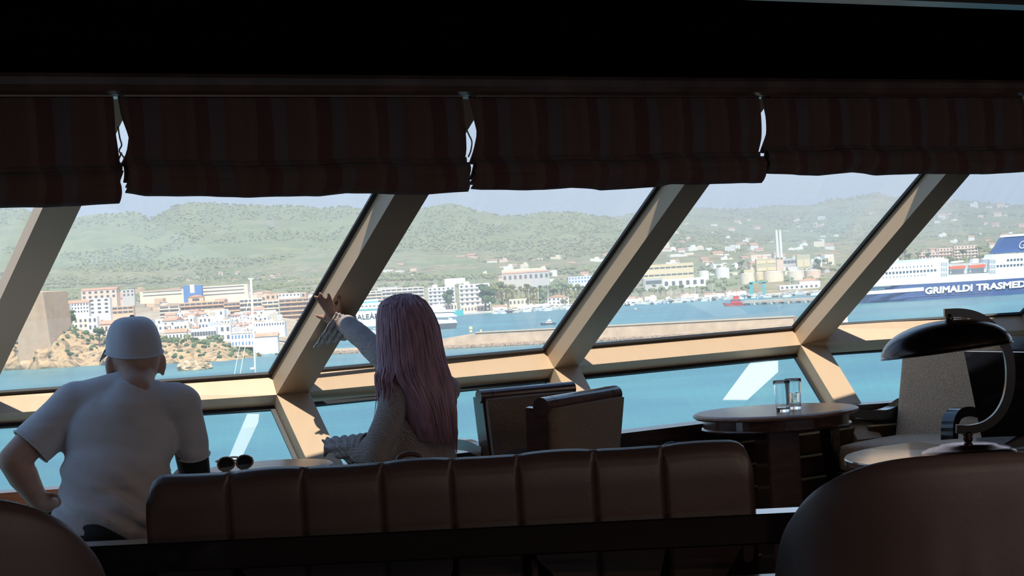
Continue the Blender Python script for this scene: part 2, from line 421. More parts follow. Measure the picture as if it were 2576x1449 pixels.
# ---- unseen ceiling lamps added behind the camera to lift the dark interior
lampm = bpy.data.materials.new('fill_lamp_lens'); lampm.use_nodes = True
_b = lampm.node_tree.nodes['Principled BSDF']; _b.inputs['Emission Color'].default_value = (1, .80, .62, 1); _b.inputs['Emission Strength'].default_value = 4
def fill_lamp(s, off):
    p = bpt(s, off, ZB + .075); e = empty('added_fill_lamp', p, 'round fill lamp added behind the camera', 'lamp', 'added fill lamps behind the camera')
    link('added_lamp_ring', lathe([(.07, 0), (.10, 0), (.10, -.012), (.07, -.012), (.07, 0)], 24, p), brassish, e); link('lens', lathe([(0, -.004), (.07, -.004), (.07, -.008), (0, -.008)], 24, p), lampm, e)
    l = bpy.data.lights.new('fill_lamp', 'AREA'); l.shape = 'DISK'; l.size = .14; l.energy = DL; l.color = (1, .80, .64); o = bpy.data.objects.new('fill_lamp', l); C.objects.link(o); o.parent = e; o.location = (0, 0, -.02)
brassish = mat('fill_lamp_ring', (.5, .4, .3), .3, 1); DL = 11.5
for s in (-3.2, -1.2, .8, 2.8):
    for off in (4.6, 6.6): fill_lamp(s, off)
# ================================================================== roman blinds
def blind_mat():
    M = mat('blind_fabric', (.06, .03, .022), .9, sheen=.15, bump=.25, bs=500); t, b = nodes(M)
    tc = t.nodes.new('ShaderNodeTexCoord'); sp = t.nodes.new('ShaderNodeSeparateXYZ'); t.links.new(tc.outputs['Object'], sp.inputs[0])
    mo = t.nodes.new('ShaderNodeMath'); mo.operation = 'MULTIPLY'; mo.inputs[1].default_value = 4.9; t.links.new(sp.outputs[0], mo.inputs[0])
    fr = t.nodes.new('ShaderNodeMath'); fr.operation = 'FRACT'; t.links.new(mo.outputs[0], fr.inputs[0])
    rp = t.nodes.new('ShaderNodeValToRGB'); t.links.new(fr.outputs[0], rp.inputs[0]); rp.color_ramp.interpolation = 'CONSTANT'
    e = rp.color_ramp.elements; e[0].color = (.18, .085, .06, 1); e[1].position = .3; e[1].color = (.19, .10, .07, 1)
    for p, c in ((.42, (.15, .055, .042, 1)), (.66, (.17, .105, .095, 1)), (.9, (.165, .08, .058, 1))):
        q = e.new(p); q.color = c
    t.links.new(rp.outputs[0], b.inputs['Base Color']); return M
blm = blind_mat(); railm = mat('rail_metal', (.22, .15, .11), .3, .9); chainm = mat('chain_bead', (.35, .27, .22), .35, .7)
def lineY(x, y=213, off=-.05):
    """depth at which the vertical blind plane crosses the ray of column x"""
    d = at(x, y, 1.0) - V((0, 0, EYE)); p0 = bpt(0, off, 0)
    return p0.dot(BN) / d.dot(BN)
def itp(tab, x):
    if x <= tab[0][0]: return tab[0][1]
    for (a, b), (c, d) in zip(tab, tab[1:]):
        if x <= c: return b + (d - b) * (x - a) / (c - a)
    return tab[-1][1]
BL = [(-640, 284, [(0, 0), (.35, 0), (.7, 16), (.8, -2), (1, 0)], None, [(-640, 530), (0, 521), (100, 521), (220, 515), (284, 512)], 'leftmost striped roman blind above the man'),
      (291, 1163, [(0, 0), (.3, 0), (.6, 6), (.78, -2), (.9, -10), (1, -6)], [(0, 0), (.25, 6), (.45, 24), (.6, 20), (.75, 4), (1, 10)], [(291, 484), (360, 492), (600, 497), (800, 492), (860, 485), (930, 487), (1060, 489), (1163, 482)], 'striped roman blind hanging above the woman'),
      (1172, 1906, [(0, 0), (.5, 4), (.8, -4), (1, -6)], [(0, 0), (.25, 10), (.42, 20), (.6, 14), (.8, 2), (1, -2)], [(1172, 475), (1230, 478), (1300, 480), (1390, 475), (1420, 472), (1500, 478), (1640, 470), (1670, 463), (1760, 464), (1900, 460)], 'striped roman blind above the two tub chairs'),
      (1911, 2566, [(0, 0), (.5, 2), (.8, 0), (1, 0)], [(0, 0), (.3, 8), (.5, 10), (.7, 0), (1, -8)], [(1905, 437), (1950, 440), (2040, 442), (2130, 433), (2200, 440), (2320, 437), (2440, 440), (2566, 432)], 'striped roman blind above the round table'),
      (2573, 3250, [(0, 0), (1, 0)], [(0, 0), (.4, 8), (1, -2)], [(2573, 432), (2700, 440), (3250, 400)], 'striped roman blind cut off by the right edge')]
for bi, (xl, xr, eR, eL, bot, lab) in enumerate(BL):
    c = bpt(0, 0, 0); xm = (xl + xr) / 2
    base = at(xm, 245, lineY(xm)); e = empty('roman_blind', base, lab, 'blind', None, R(34.5))
    ytop = lambda x: hzy(x) - (ZB - .02 - EYE) / lineY(x) * F
    def fpt(u, v, off, lo=0.0, hi=1.0):
        vv = lo + (hi - lo) * v
        x = xl + (itp(eL, vv) if eL else 0) * 1.0 + u * ((xr + itp(eR, vv)) - (xl + (itp(eL, vv) if eL else 0)))
        y = ytop(x) + vv * (itp(bot, x) - ytop(x))
        ou = .010 * sin(u * 26 + bi * 2) * vv + .006 * sin(u * 61 + bi)
        return at(x, y, lineY(x)) + BN * (off + ou)
    NUX = 90
    me = solidify(grid_mesh(lambda u, v: fpt(u, v, .015 * sin(v * 3.0), 0, .74), NUX, 14), .004)
    link('fabric_panel', me, blm, e, smooth=True)
    for k, (lo, hi, off) in enumerate(((.66, .90, .030), (.72, .95, .050), (.80, 1.0, .042))):
        me = solidify(grid_mesh(lambda u, v: fpt(u, v, off * (1 if k < 2 else .9) * (sin(pi * (.12 + .8 * v)) ** .6) + .012 * k - .006 * v + .012 * sin(u * 9 + k * 2.1 + bi) * v, lo, hi), NUX, 9), .004)
        link('fold', me, blm, e, smooth=True)
    hr = sweep([at(xl + 4, ytop(xl + 4), lineY(xl)) + BN * .035 - UP * .005, at(xr - 4, ytop(xr - 4), lineY(xr)) + BN * .035 - UP * .005], [(-.012, -.012), (.012, -.012), (.012, .012), (-.012, .012)])
    link('headrail', hr, railm, e)
    if bi in (0, 1):
        p0 = fpt(1, .42, 0); xs = [(297, 318), (301, 345), (306, 365), (300, 380), (312, 398), (304, 412), (299, 402), (306, 384)] if bi == 0 else [(1172, 322), (1180, 340), (1187, 357), (1184, 380), (1178, 395)]
        pts = crom([at(x, y, lineY(x) - .03) for x, y in xs], 5)
        link('bead_chain', tube(pts, .0025, 6), chainm, e, smooth=True)
# ================================================================== furniture
leather = mat('brown_leather', (.085, .05, .042), .42, 0, .5, nz=.2, ns=7, bump=.04, bs=120)
leather2 = mat('dark_leather', (.075, .045, .040), .5, 0, .5, nz=.2, ns=6, bump=.04, bs=90)
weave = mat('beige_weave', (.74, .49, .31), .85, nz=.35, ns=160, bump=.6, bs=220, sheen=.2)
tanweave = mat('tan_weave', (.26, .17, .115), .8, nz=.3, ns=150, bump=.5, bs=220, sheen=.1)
mahog = mat('mahogany', (.10, .04, .028), .22, 0, .5, nz=.45, ns=5, coat=.5, stretch=(2, 2, 12))
topwood = mat('table_veneer', (.34, .18, .12), .30, 0, .35, nz=.35, ns=4, coat=.08, stretch=(3, 12, 3))
brass = mat('brass', (.75, .52, .25), .25, 1)
chrome = mat('steel_post', (.35, .33, .32), .3, 1)
def moved(me, loc, rz=0):
    me.transform(Matrix.Translation(V(loc)) @ Matrix.Rotation(rz, 4, 'Z')); return me
# ---- long banquette sofa seen from behind
def sofa():
    Y = 5.16; xs = [362, 572, 760, 959, 1134, 1301, 1493, 1665, 1890]
    P = [at(x, 1150 - (x - 1134) * tan(TH), Y) for x in xs]
    ztop = .905; x0, x1 = P[0].x, P[-1].x
    e = empty('banquette_sofa', ((x0 + x1) / 2, Y + .25, 0), 'long brown leather banquette with channel seams seen from behind', 'sofa')
    rc = .05
    def zt(x):
        d = min(x - x0, x1 - x)
        return ztop - (rc - sqrt(max(0, rc * rc - (rc - d) ** 2)) if d < rc else 0)
    for i in range(8):
        a, b = P[i].x - .0005, P[i + 1].x + .0005
        def f(u, v):
            x = a + (b - a) * u
            edge = min(u, 1 - u) * (b - a); bul = .0045 * (1 - math.exp(-edge / .018))
            z1 = zt(x) - .006 + bul * .9 + .003 * sin(x * 17)
            t = .075
            prof = [(0, .36), (0, .55), (-.004, .72), (-.004, z1 - .05), (.006, z1 - .02), (.028, z1 - .004), (.06, z1), (.10, z1 - .006), (.135, z1 - .03), (.15, z1 - .08), (.15, .6), (.15, .36)]
            k = v * (len(prof) - 1); j = min(int(k), len(prof) - 2); q = k - j
            yy = prof[j][0] + (prof[j + 1][0] - prof[j][0]) * q; zz = prof[j][1] + (prof[j + 1][1] - prof[j][1]) * q
            return V((x, Y + yy - bul * .35 * (1 if yy < .08 else -1), zz))
        us = 15
        me = grid_mesh(f, us, 34)
        bm = bmesh.new(); bm.from_mesh(me); bpy.data.meshes.remove(me)
        bmesh.ops.holes_fill(bm, edges=[q for q in bm.edges if q.is_boundary], sides=0)
        link('back_panel', tomesh(bm), leather, e, smooth=True)
    link('base', box(((x0 + x1) / 2, Y + .42, .20), (x1 - x0 - .02, .80, .30), bevel=.02), leather, e)
    link('seat', box(((x0 + x1) / 2, Y + .46, .40), (x1 - x0 - .03, .66, .12), bevel=.04), leather, e)
    for s, x in ((0, x0 + .012), (1, x1 - .012)):
        pts = crom([(x, Y + .01, .37), (x, Y + .005, .62), (x + (.004 if s == 0 else -.004), Y + .01, .84), (x + (.012 if s == 0 else -.012), Y + .02, ztop - .045)], 6)
        link('piping', tube(pts, .006, 6), leather, e, smooth=True)
    for i in range(4):
        x = x0 + .12 + i * (x1 - x0 - .24) / 3
        for y in (Y + .1, Y + .75):
            link('leg', lathe([(0, 0), (.02, 0), (.028, .06), (0, .06)], 12, (x, y, 0)), blackwood, e)
    return e
sofa()
# ---- balustrade rail in front of the sofa
def rail():
    a = at_z(260, 1373, .75); b = at_z(1950, 1291, .75); d = (b - a).normalized(); a -= d * .8; b += d * 1.2
    e = empty('balustrade_rail', (a.x, a.y, 0), 'glossy black handrail crossing in front of the sofa', 'railing')
    link('handrail', sweep([a, b], [(0, 0), (.004, .004), (-.004, .004)] if False else [(0, -.075), (.004, -.07), (.004, -.004), (0, 0), (-.10, 0), (-.10, -.075)]), blackwood, e)
    a2 = a - UP * .155; b2 = b - UP * .155
    link('lower_rail', sweep([a2, b2], [(0, -.05), (0, 0), (-.05, 0), (-.05, -.05)]), darkwood, e)
    for k, x in enumerate((215, 1335, 1998)):
        q = at_z(x, 1340, .70); t = (q.x - a.x) / d.x; p = a + d * t
        link('post', tube([(p.x, p.y + .05, 0), (p.x, p.y + .05, .68)], .012, 10), chrome, e, smooth=True)
rail()
# ---- tub chairs in the foreground (backs towards us)
def tub_chair(cx, Yb, ztop, label, rz=0, M=leather2):
    rx, ry = .374, .305; c = V((cx, Yb + ry, 0))
    e = empty('tub_chair', c, label, 'chair', 'leather tub chairs in the foreground', rz)
    hh = .268; zb = ztop - hh
    def f(u, v):
        a = R(-118) + R(236) * u; s = sin(a); z1 = zb + hh * max(0, 1 - min(1, abs(s)) ** 3) ** (1 / 3) if abs(a) < pi / 2 else zb - .04 * (abs(a) - pi / 2)
        t = .085
        prof = [(1, .10), (1, .30), (1.0, .5), (1.01, .75), (1.01, .92), (.99, .97), (.94, .995), (.88, 1.0), (.83, .985), (.80, .95), (.79, .8), (.79, .45)]
        k = v * (len(prof) - 1); j = min(int(k), len(prof) - 2); q = k - j
        rr = prof[j][0] + (prof[j + 1][0] - prof[j][0]) * q; zz = prof[j][1] + (prof[j + 1][1] - prof[j][1]) * q
        z = z1 * zz if zz > .3 else zz * z1
        fold = (.014 * sin(a * 24) * math.exp(-((a - .0) / .30) ** 2) * max(0, min(1, (.86 - z / ztop) * 4))) if rr > .9 else 0
        return V((rx * (rr + fold) * s, -ry * (rr + fold * 1.6) * cos(a), z))
    me = grid_mesh(f, 72, 36); me.transform(Matrix.Translation(c))
    if rz: me.transform(Matrix.Translation(c) @ Matrix.Rotation(rz, 4, 'Z') @ Matrix.Translation(-c))
    bm = bmesh.new(); bm.from_mesh(me); bpy.data.meshes.remove(me); bmesh.ops.holes_fill(bm, edges=[q for q in bm.edges if q.is_boundary], sides=0)
    link('back_shell', tomesh(bm), M, e, smooth=True)
    link('seat_cushion', moved(subdiv(box((0, .03, .40), (.58, .56, .14), bevel=.04), 1), c, rz), M, e, smooth=True)
    for sx in (-.24, .24):
        for sy in (-.2, .24):
            link('leg', moved(lathe([(0, 0), (.018, 0), (.026, .14), (0, .14)], 12), c + Matrix.Rotation(rz, 3, 'Z') @ V((sx, sy, 0))), blackwood, e)
    return e
p = at(2420, 1145, 4.22); tub_chair(p.x, 4.22, p.z, 'large brown leather tub chair back in front of the lamp table')
p = at(-252, 1258, 4.22); tub_chair(p.x, 4.22, p.z, 'brown leather tub chair back cut off by the lower left corner')
# ---- chairs by the window with rolled wooden top rails
def roll_chair(pl, pr, Y0, Y1, label, r=.025, zb=.45):
    """pl / pr: pixels of the left and right ends of the rolled top rail"""
    a = at(pl[0], pl[1], Y0); b = at(pr[0], pr[1], Y1); b.z = a.z = (a.z + b.z) / 2; d = (b - a).normalized(); n = V((d.y, -d.x, 0)); L = (b - a).length
    mid = (a + b) / 2; base = V((mid.x, mid.y, 0)) - n * .22
    rz = atan2(d.y, d.x); e = empty('roll_top_chair', base, label, 'chair', 'roll top armchairs at the window', rz)
    prof = [(r * cos(t) + .006, r * 1.0 * sin(t)) for t in [2 * pi * k / 20 for k in range(20)]]
    link('top_rail', sweep([a, b], prof), mahog, e)
    for q in (.12, .88):
        c = a + d * L * q; link('seam_ring', sweep([c - d * .0015, c + d * .0015], [(x * 1.02, y * 1.02) for x, y in prof]), blackwood, e)
    z1 = a.z - .005; wi = .05
    def f(u, v, off):
        z = z1 + (zb - z1) * v; ins = .02 + wi * v + .02 * v * v
        return a + d * (ins + (L - 2 * ins) * u) + V((0, 0, z - a.z)) + n * (off + .012 * sin(pi * u)) - n * .05 * v
    bm = bmesh.new(); bm.from_mesh(grid_mesh(lambda u, v: f(u, v, 0), 10, 10)); me = tomesh(bm)
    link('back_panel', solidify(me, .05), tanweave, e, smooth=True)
    for u in (0, 1):
        pts = [f(u, v / 8, -.02) for v in range(9)]
        link('side_frame', sweep(pts, [(-.035, -.012), (.04, -.012), (.04, .012), (-.035, .012)], up=d), mahog, e)
        arm = crom([f(u, .42, -.04), f(u, .38, -.04) - n * .16, f(u, .45, -.04) - n * .36, f(u, .9, -.04) - n * .42 + V((0, 0, -.05))], 6)
        link('arm', sweep(arm, [(-.02, -.015), (.02, -.015), (.02, .015), (-.02, .015)], up=d), mahog, e)
    link('seat', moved(box((0, 0, .39), (L * .86, .44, .12), bevel=.03), base + n * .02, rz), tanweave, e)
    for sx in (-1, 1):
        for sy in (-.18, .18):
            link('leg', moved(lathe([(0, 0), (.014, 0), (.022, .33), (0, .33)], 10), base + d * sx * L * .36 + n * sy), mahog, e)
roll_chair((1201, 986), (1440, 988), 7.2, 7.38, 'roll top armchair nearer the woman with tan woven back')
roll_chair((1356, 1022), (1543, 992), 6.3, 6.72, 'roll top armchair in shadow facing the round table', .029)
# ---- round wooden table with glasses
def round_table():
    Y = 8.15; c = at(1950, 1031, Y); z = c.z; r = .338
    e = empty('round_table', (c.x, c.y, 0), 'round wooden side table carrying two water glasses', 'table')
    link('table_top', lathe([(0, z), (r - .012, z), (r, z - .006), (r, z - .014), (r - .012, z - .022), (0, z - .022)], 64, (c.x, c.y, 0)), topwood, e)
    link('apron', lathe([(0, z - .02), (r - .04, z - .02), (r - .04, z - .062), (0, z - .062)], 64, (c.x, c.y, 0)), mahog, e)
    link('apron_lip', lathe([(r - .06, z - .060), (r - .034, z - .060), (r - .031, z - .065), (r - .036, z - .071), (r - .06, z - .071)], 64, (c.x, c.y, 0)), mahog, e)
    rot = Matrix.Rotation(R(18), 3, 'Z')
    link('pedestal', box((c.x, c.y, (z - .06 + .06) / 2), (.145, .13, z - .12), rot, .008), mahog, e)
    link('foot', lathe([(0, 0), (.24, 0), (.24, .03), (.12, .06), (0, .06)], 40, (c.x, c.y, 0)), mahog, e)
    q = at(2100, 1060, 8.2)
    link('bracket', box((q.x, q.y, z - .12), (.03, .03, .12)), mahog, e)
    g = bpy.data.materials.new('drinking_glass'); g.use_nodes = True; b = g.node_tree.nodes['Principled BSDF']
    b.inputs['Transmission Weight'].default_value = 1; b.inputs['Roughness'].default_value = 0; b.inputs['IOR'].default_value = 1.45; b.inputs['Base Color'].default_value = (.98, .99, 1, 1)
    wt = bpy.data.materials.new('water'); wt.use_nodes = True; b = wt.node_tree.nodes['Principled BSDF']
    b.inputs['Transmission Weight'].default_value = 1; b.inputs['Roughness'].default_value = 0; b.inputs['IOR'].default_value = 1.33
    for x, y, Yg, h, lev, lab in ((1970, 1040, 8.02, .126, .018, 'taller nearly empty water glass on the round table'), (1999, 1033, 8.13, .124, .066, 'half full water glass standing behind the empty one')):
        p = at(x, y, Yg); p.z = z; r0, r1 = .0265, .0345
        t = empty('water_glass', p, lab, 'glass', 'water glasses on the round table')
        out = [(r0 + (r1 - r0) * k / 8, h * k / 8) for k in range(9)]
        pr = [(0, 0)] + out + [(r1 - .001, h + .001)] + [(r0 + (r1 - r0) * k / 8 - .002, h * k / 8) for k in range(8, 0, -1)] + [(r0 - .002, .012), (0, .012)]
        link('tumbler', moved(lathe(pr, 32), p), g, t, smooth=True)
        rr = lambda zz: r0 + (r1 - r0) * zz / h - .0026
        link('water', moved(lathe([(0, .0125), (rr(.0125), .0125), (rr(lev), lev), (0, lev)], 32), p), wt, t, smooth=False)
    return z
round_table()
# ---- small table behind the sofa with sunglasses
def left_table():
    Y = 6.9; c = at(676, 1171, Y); z = c.z
    e = empty('side_table', (c.x, c.y, 0), 'small round wooden table beside the man carrying sunglasses', 'table')
    link('table_top', lathe([(0, z), (.215, z), (.222, z - .006), (.222, z - .02), (.21, z - .026), (0, z - .026)], 48, (c.x, c.y, 0)), topwood, e)
    link('pedestal', lathe([(0, .05), (.05, .05), (.035, .3), (.05, z - .026), (0, z - .026)], 20, (c.x, c.y, 0)), mahog, e)
    link('foot', lathe([(0, 0), (.16, 0), (.16, .025), (.05, .05), (0, .05)], 32, (c.x, c.y, 0)), mahog, e)
    fr = mat('tortoise_frame', (.42, .20, .12), .25, 0, .5, nz=.6, ns=90); ln = mat('dark_lens', (.012, .010, .012), .05)
    s = at(592, 1174, 6.8); s.z = z
    g = empty('sunglasses', s, 'folded pink tinted sunglasses lying on the small table', 'sunglasses')
    ax = V((.86, .5, 0)); fw = V((.5, -.86, 0))
    for k in (-1, 1):
        cc = s + ax * .034 * k - V((.0, 0, -.024))
        ring = [cc + ax * .031 * cos(t) + UP * .023 * sin(t) + fw * .003 * cos(2 * t) for t in [2 * pi * i / 20 for i in range(21)]]
        link('rim', tube(ring, .0032, 6), fr, g, smooth=True)
        me = poly([cc + ax * .029 * cos(2 * pi * i / 20) + UP * .022 * sin(2 * pi * i / 20) for i in range(20)], [tuple(range(20))])
        link('lens', solidify(me, .002), ln, g)
        h = cc + ax * .03 * k + UP * .012
        link('temple', tube(crom([h, h - fw * .02 + ax * (-.005 * k), h - fw * .045 - ax * .075 * k + UP * .006, h - fw * .03 - ax * .12 * k - UP * .004], 6), .0026, 6), fr, g, smooth=True)
    link('bridge', tube(crom([s + ax * -.008 + UP * .03, s + UP * .034, s + ax * .008 + UP * .03], 4), .003, 6), fr, g, smooth=True)
left_table()
# ---- wooden armchair with beige woven upholstery
def armchair(label, o, rz, group, full=True):
    e = empty('armchair', o, label, 'chair', group, rz); M4 = Matrix.Translation(o) @ Matrix.Rotation(rz, 4, 'Z')
    T = lambda v: M4 @ V(v)
    # local frame: +x is the way the chair faces, z up
    lean = .10
    def back(u, v):
        y = (-.26 + .52 * u) * (1 - .06 * v); z = .50 + .46 * v
        return T((-.20 - lean * v - .012 * sin(pi * u) * -1, y, z - .012 * (abs(2 * u - 1) ** 4) * (v > .9)))
    me = grid_mesh(back, 14, 14); link('backrest', subdiv(solidify(me, .09), 1), weave, e, smooth=True)
    # dark wooden back board
    bb = [T((-.315 - lean, y, .97)) for y in (-.26, .26)] + [T((-.315, y, .40)) for y in (.26, -.26)]
    nn = M4.to_3x3() @ V((-.03, 0, 0)); link('back_board', hexa(bb, [q + nn for q in bb]), blackwood, e)
    link('seat', moved(subdiv(box((.05, 0, .515), (.56, .52, .13), bevel=.035), 1), o, rz), weave, e, smooth=True)
    link('seat_base', moved(box((.04, 0, .42), (.52, .50, .07), bevel=.02), o, rz), weave, e)
    for s in (-1, 1):
        arm = crom([T((-.26, s * .285, .70)), T((-.12, s * .29, .665)), T((.05, s * .295, .675)), T((.20, s * .295, .705)), T((.285, s * .295, .69)), T((.315, s * .295, .62)), T((.30, s * .29, .48)), T((.27, s * .285, .30))], 7)
        sd = M4.to_3x3() @ V((0, 1, 0))
        link('arm', sweep(arm, [(-.02, -.028), (.02, -.028), (.02, .028), (-.02, .028)], up=sd), blackwood, e)
        for x, r in ((.24, .02), (-.26, .02)):
            link('leg', moved(lathe([(0, 0), (r * .7, 0), (r, .42), (0, .42)], 10), T((x, s * .235, 0))), blackwood, e)
    return e
q = at(2412, 1000, 8.6); armchair('beige woven armchair with black wooden arms behind the lamp', V((q.x - .70 * .25, 8.6 - .72 * .25, 0)), R(226), 'black armed armchairs')
q = at(2700, 1120, 7.7); armchair('dark backed armchair cut off by the right edge behind the lamp', V((q.x + .1, 7.6, 0)), R(25), 'black armed armchairs')
# ---- marble table with the bronze lamp
def marble_table():
    Y = 6.45; c = at(2500, 1134, Y); z = c.z; r = .482
    M = mat('marble_top', (.80, .78, .76), .08, 0, .5, nz=.25, ns=9, coat=.3); t, b = nodes(M)
    src = b.inputs['Base Color'].links[0].from_socket
    tc = t.nodes.new('ShaderNodeTexCoord'); sp = t.nodes.new('ShaderNodeSeparateXYZ'); t.links.new(tc.outputs['Object'], sp.inputs[0])
    at2 = t.nodes.new('ShaderNodeMath'); at2.operation = 'ARCTAN2'; t.links.new(sp.outputs[1], at2.inputs[0]); t.links.new(sp.outputs[0], at2.inputs[1])
    mu = t.nodes.new('ShaderNodeMath'); mu.operation = 'MULTIPLY_ADD'; mu.inputs[1].default_value = 5 / (2 * pi); mu.inputs[2].default_value = 5.04; t.links.new(at2.outputs[0], mu.inputs[0])
    fr = t.nodes.new('ShaderNodeMath'); fr.operation = 'FRACT'; t.links.new(mu.outputs[0], fr.inputs[0])
    rp = t.nodes.new('ShaderNodeValToRGB'); rp.color_ramp.interpolation = 'CONSTANT'; t.links.new(fr.outputs[0], rp.inputs[0])
    e = rp.color_ramp.elements; e[0].color = (1, 1, 1, 1); e[1].position = .55; e[1].color = (.03, .03, .045, 1)
    for p_, c_ in ((.60, (.33, .19, .13, 1)), (.92, (.03, .03, .045, 1)), (.97, (1, 1, 1, 1))):
        k = e.new(p_); k.color = c_
    mx = t.nodes.new('ShaderNodeMix'); mx.data_type = 'RGBA'; mx.blend_type = 'MULTIPLY'; mx.inputs[0].default_value = 1
    t.links.new(src, mx.inputs[6]); t.links.new(rp.outputs[0], mx.inputs[7]); t.links.new(mx.outputs[2], b.inputs['Base Color'])
    e = empty('marble_table', (c.x, c.y, 0), 'round marble inlaid table carrying the bronze lamp', 'table')
    link('table_top', lathe([(0, z), (r - .004, z), (r, z - .004), (r, z - .02), (r - .01, z - .026), (0, z - .026)], 72, (c.x, c.y, 0)), M, e)
    link('pedestal', lathe([(0, .05), (.09, .05), (.07, .3), (.1, z - .026), (0, z - .026)], 24, (c.x, c.y, 0)), mahog, e)
    link('foot', lathe([(0, 0), (.28, 0), (.28, .03), (.1, .06), (0, .06)], 40, (c.x, c.y, 0)), mahog, e)
    # lamp
    br = mat('dark_bronze', (.055, .038, .032), .22, .85); cop = mat('polished_copper', (.42, .17, .09), .22, 1)
    Yl = 6.35; bpt_ = at(2436, 1118, Yl); bpt_.z = z
    L = empty('table_lamp', bpt_, 'bronze table lamp with domed shade and curved arm', 'lamp')
    link('base', moved(lathe([(0, 0), (.146, 0), (.152, .006), (.148, .016), (.125, .026), (.095, .032), (.088, .037), (.05, .041), (0, .042)], 56), bpt_), cop, L, smooth=True)
    kn = bpt_ + UP * .042
    link('stem_ball', moved(lathe([(0, 0), (.012, .001), (.016, .012), (.013, .02), (.017, .024), (.013, .034), (0, .036)], 20), kn), br, L, smooth=True)
    px = [(2405, 1079), (2440, 1080), (2478, 1070), (2510, 1045), (2532, 1005), (2541, 955), (2538, 900), (2522, 855), (2495, 820), (2460, 797), (2420, 787), (2375, 788)]
    pts = crom([at(x, y, Yl) for x, y in px], 5)
    link('arm', sweep(pts, [(-.014, -.011), (.014, -.011), (.014, .011), (-.014, .011)], up=V((0, 1, 0))), br, L)
    link('arm_foot', tube([kn + UP * .03, at(2432, 1078, Yl)], .01, 12), br, L, smooth=True)
    top = at(2388, 800, Yl)
    link('finial', tube([at(2386, 790, Yl), at(2391, 812, Yl)], .0125, 12), br, L, smooth=True)
    cc = at(2381, 881, Yl); rx = at(2545, 858, Yl) - at(2217, 905, Yl); half = rx.length / 2; ang = atan2(rx.z, rx.x)
    H = (at(2391, 806, Yl) - cc).length
    pr = []
    for k in range(19):
        t_ = k / 18 * pi / 2; pr.append((half * .985 * cos(t_) ** .92 if k < 18 else 0, H * sin(t_)))
    pr = [(half, -.004), (half * 1.005, 0)] + pr
    inn = [(max(0, a - .004), b - .004) for a, b in pr[2:]][::-1]
    me = lathe(pr + inn + [(half - .004, -.004)], 56)
    me.transform(Matrix.Translation(cc) @ Matrix.Rotation(-ang, 4, 'Y') @ Matrix.Rotation(R(-2.5), 4, 'X'))
    link('shade', me, br, L, smooth=True)
marble_table()
# ---- handbag lying on the sofa seat
def bag(px, py, Y, wd, label, M):
    p = at(px, py, Y); e = empty('handbag', (p.x, p.y, .455), label, 'bag')
    me = subdiv(box((p.x, p.y, (p.z - .03 + .455) / 2), (wd, .10, p.z - .03 - .455), bevel=.02), 1)
    link('body', me, M, e, smooth=True)
    h = crom([(p.x - wd * .3, p.y, p.z - .04), (p.x - wd * .22, p.y, p.z - .008), (p.x, p.y, p.z), (p.x + wd * .22, p.y, p.z - .008), (p.x + wd * .3, p.y, p.z - .04)], 6)
    link('handle', tube(h, .007, 8), M, e, smooth=True)
bag(1692, 1117, 5.50, .115, 'black glossy handbag behind the right end of the sofa', mat('bag_black', (.02, .02, .025), .15))
bag(1030, 1142, 5.50, .13, 'reddish brown handbag just behind the woman on the sofa', mat('bag_brown', (.10, .035, .03), .4))
# ================================================================== people
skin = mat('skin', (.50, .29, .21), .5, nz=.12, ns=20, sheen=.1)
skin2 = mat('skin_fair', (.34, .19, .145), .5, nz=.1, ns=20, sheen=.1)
def cloth_mat(name, col, knit=0, wr=.5):
    M = mat(name, col, .9, sheen=.25, nz=.06, ns=8); t, b = nodes(M)
    tc = t.nodes.new('ShaderNodeTexCoord')
    if knit:
        wv = t.nodes.new('ShaderNodeTexWave'); wv.inputs['Scale'].default_value = knit; wv.inputs['Distortion'].default_value = 6; wv.inputs['Detail'].default_value = 3; wv.inputs['Detail Scale'].default_value = 2
        wv.bands_direction = 'DIAGONAL'; h = wv.outputs['Fac']; t.links.new(tc.outputs['Object'], wv.inputs['Vector'])
    else:
        mp = t.nodes.new('ShaderNodeMapping'); mp.inputs['Rotation'].default_value = (0, R(35), 0); mp.inputs['Scale'].default_value = (1.2, 1.2, 4.5); t.links.new(tc.outputs['Object'], mp.inputs[0])
        n = t.nodes.new('ShaderNodeTexNoise'); n.inputs['Scale'].default_value = 2.6; n.inputs['Detail'].default_value = 2; n.inputs['Distortion'].default_value = .6; h = n.outputs['Fac']; t.links.new(mp.outputs[0], n.inputs['Vector'])
    bp = t.nodes.new('ShaderNodeBump'); bp.inputs['Strength'].default_value = wr; bp.inputs['Distance'].default_value = .02 if not knit else .004
    t.links.new(h, bp.inputs['Height']); t.links.new(bp.outputs[0], b.inputs['Normal']); return M
def finger(pts, r0=.0085, r1=.006):
    return [('c', pts[i], r0 + (r1 - r0) * i / (len(pts) - 1), pts[i + 1], r0 + (r1 - r0) * (i + 1) / (len(pts) - 1)) for i in range(len(pts) - 1)]
def stool(name, c, z, r, label):
    e = empty(name, (c.x, c.y, 0), label, 'stool')
    link('seat', subdiv(moved(lathe([(0, z - .10), (r * .96, z - .10), (r, z - .06), (r * .98, z - .012), (r * .9, z), (0, z)], 24), (c.x, c.y, 0)), 1), leather2, e, smooth=True)
    for k in range(4):
        a = pi / 4 + k * pi / 2
        link('leg', tube([(c.x + r * .8 * cos(a), c.y + r * .8 * sin(a), 0), (c.x + r * .7 * cos(a), c.y + r * .7 * sin(a), z - .1)], [.014, .02], 8), blackwood, e)
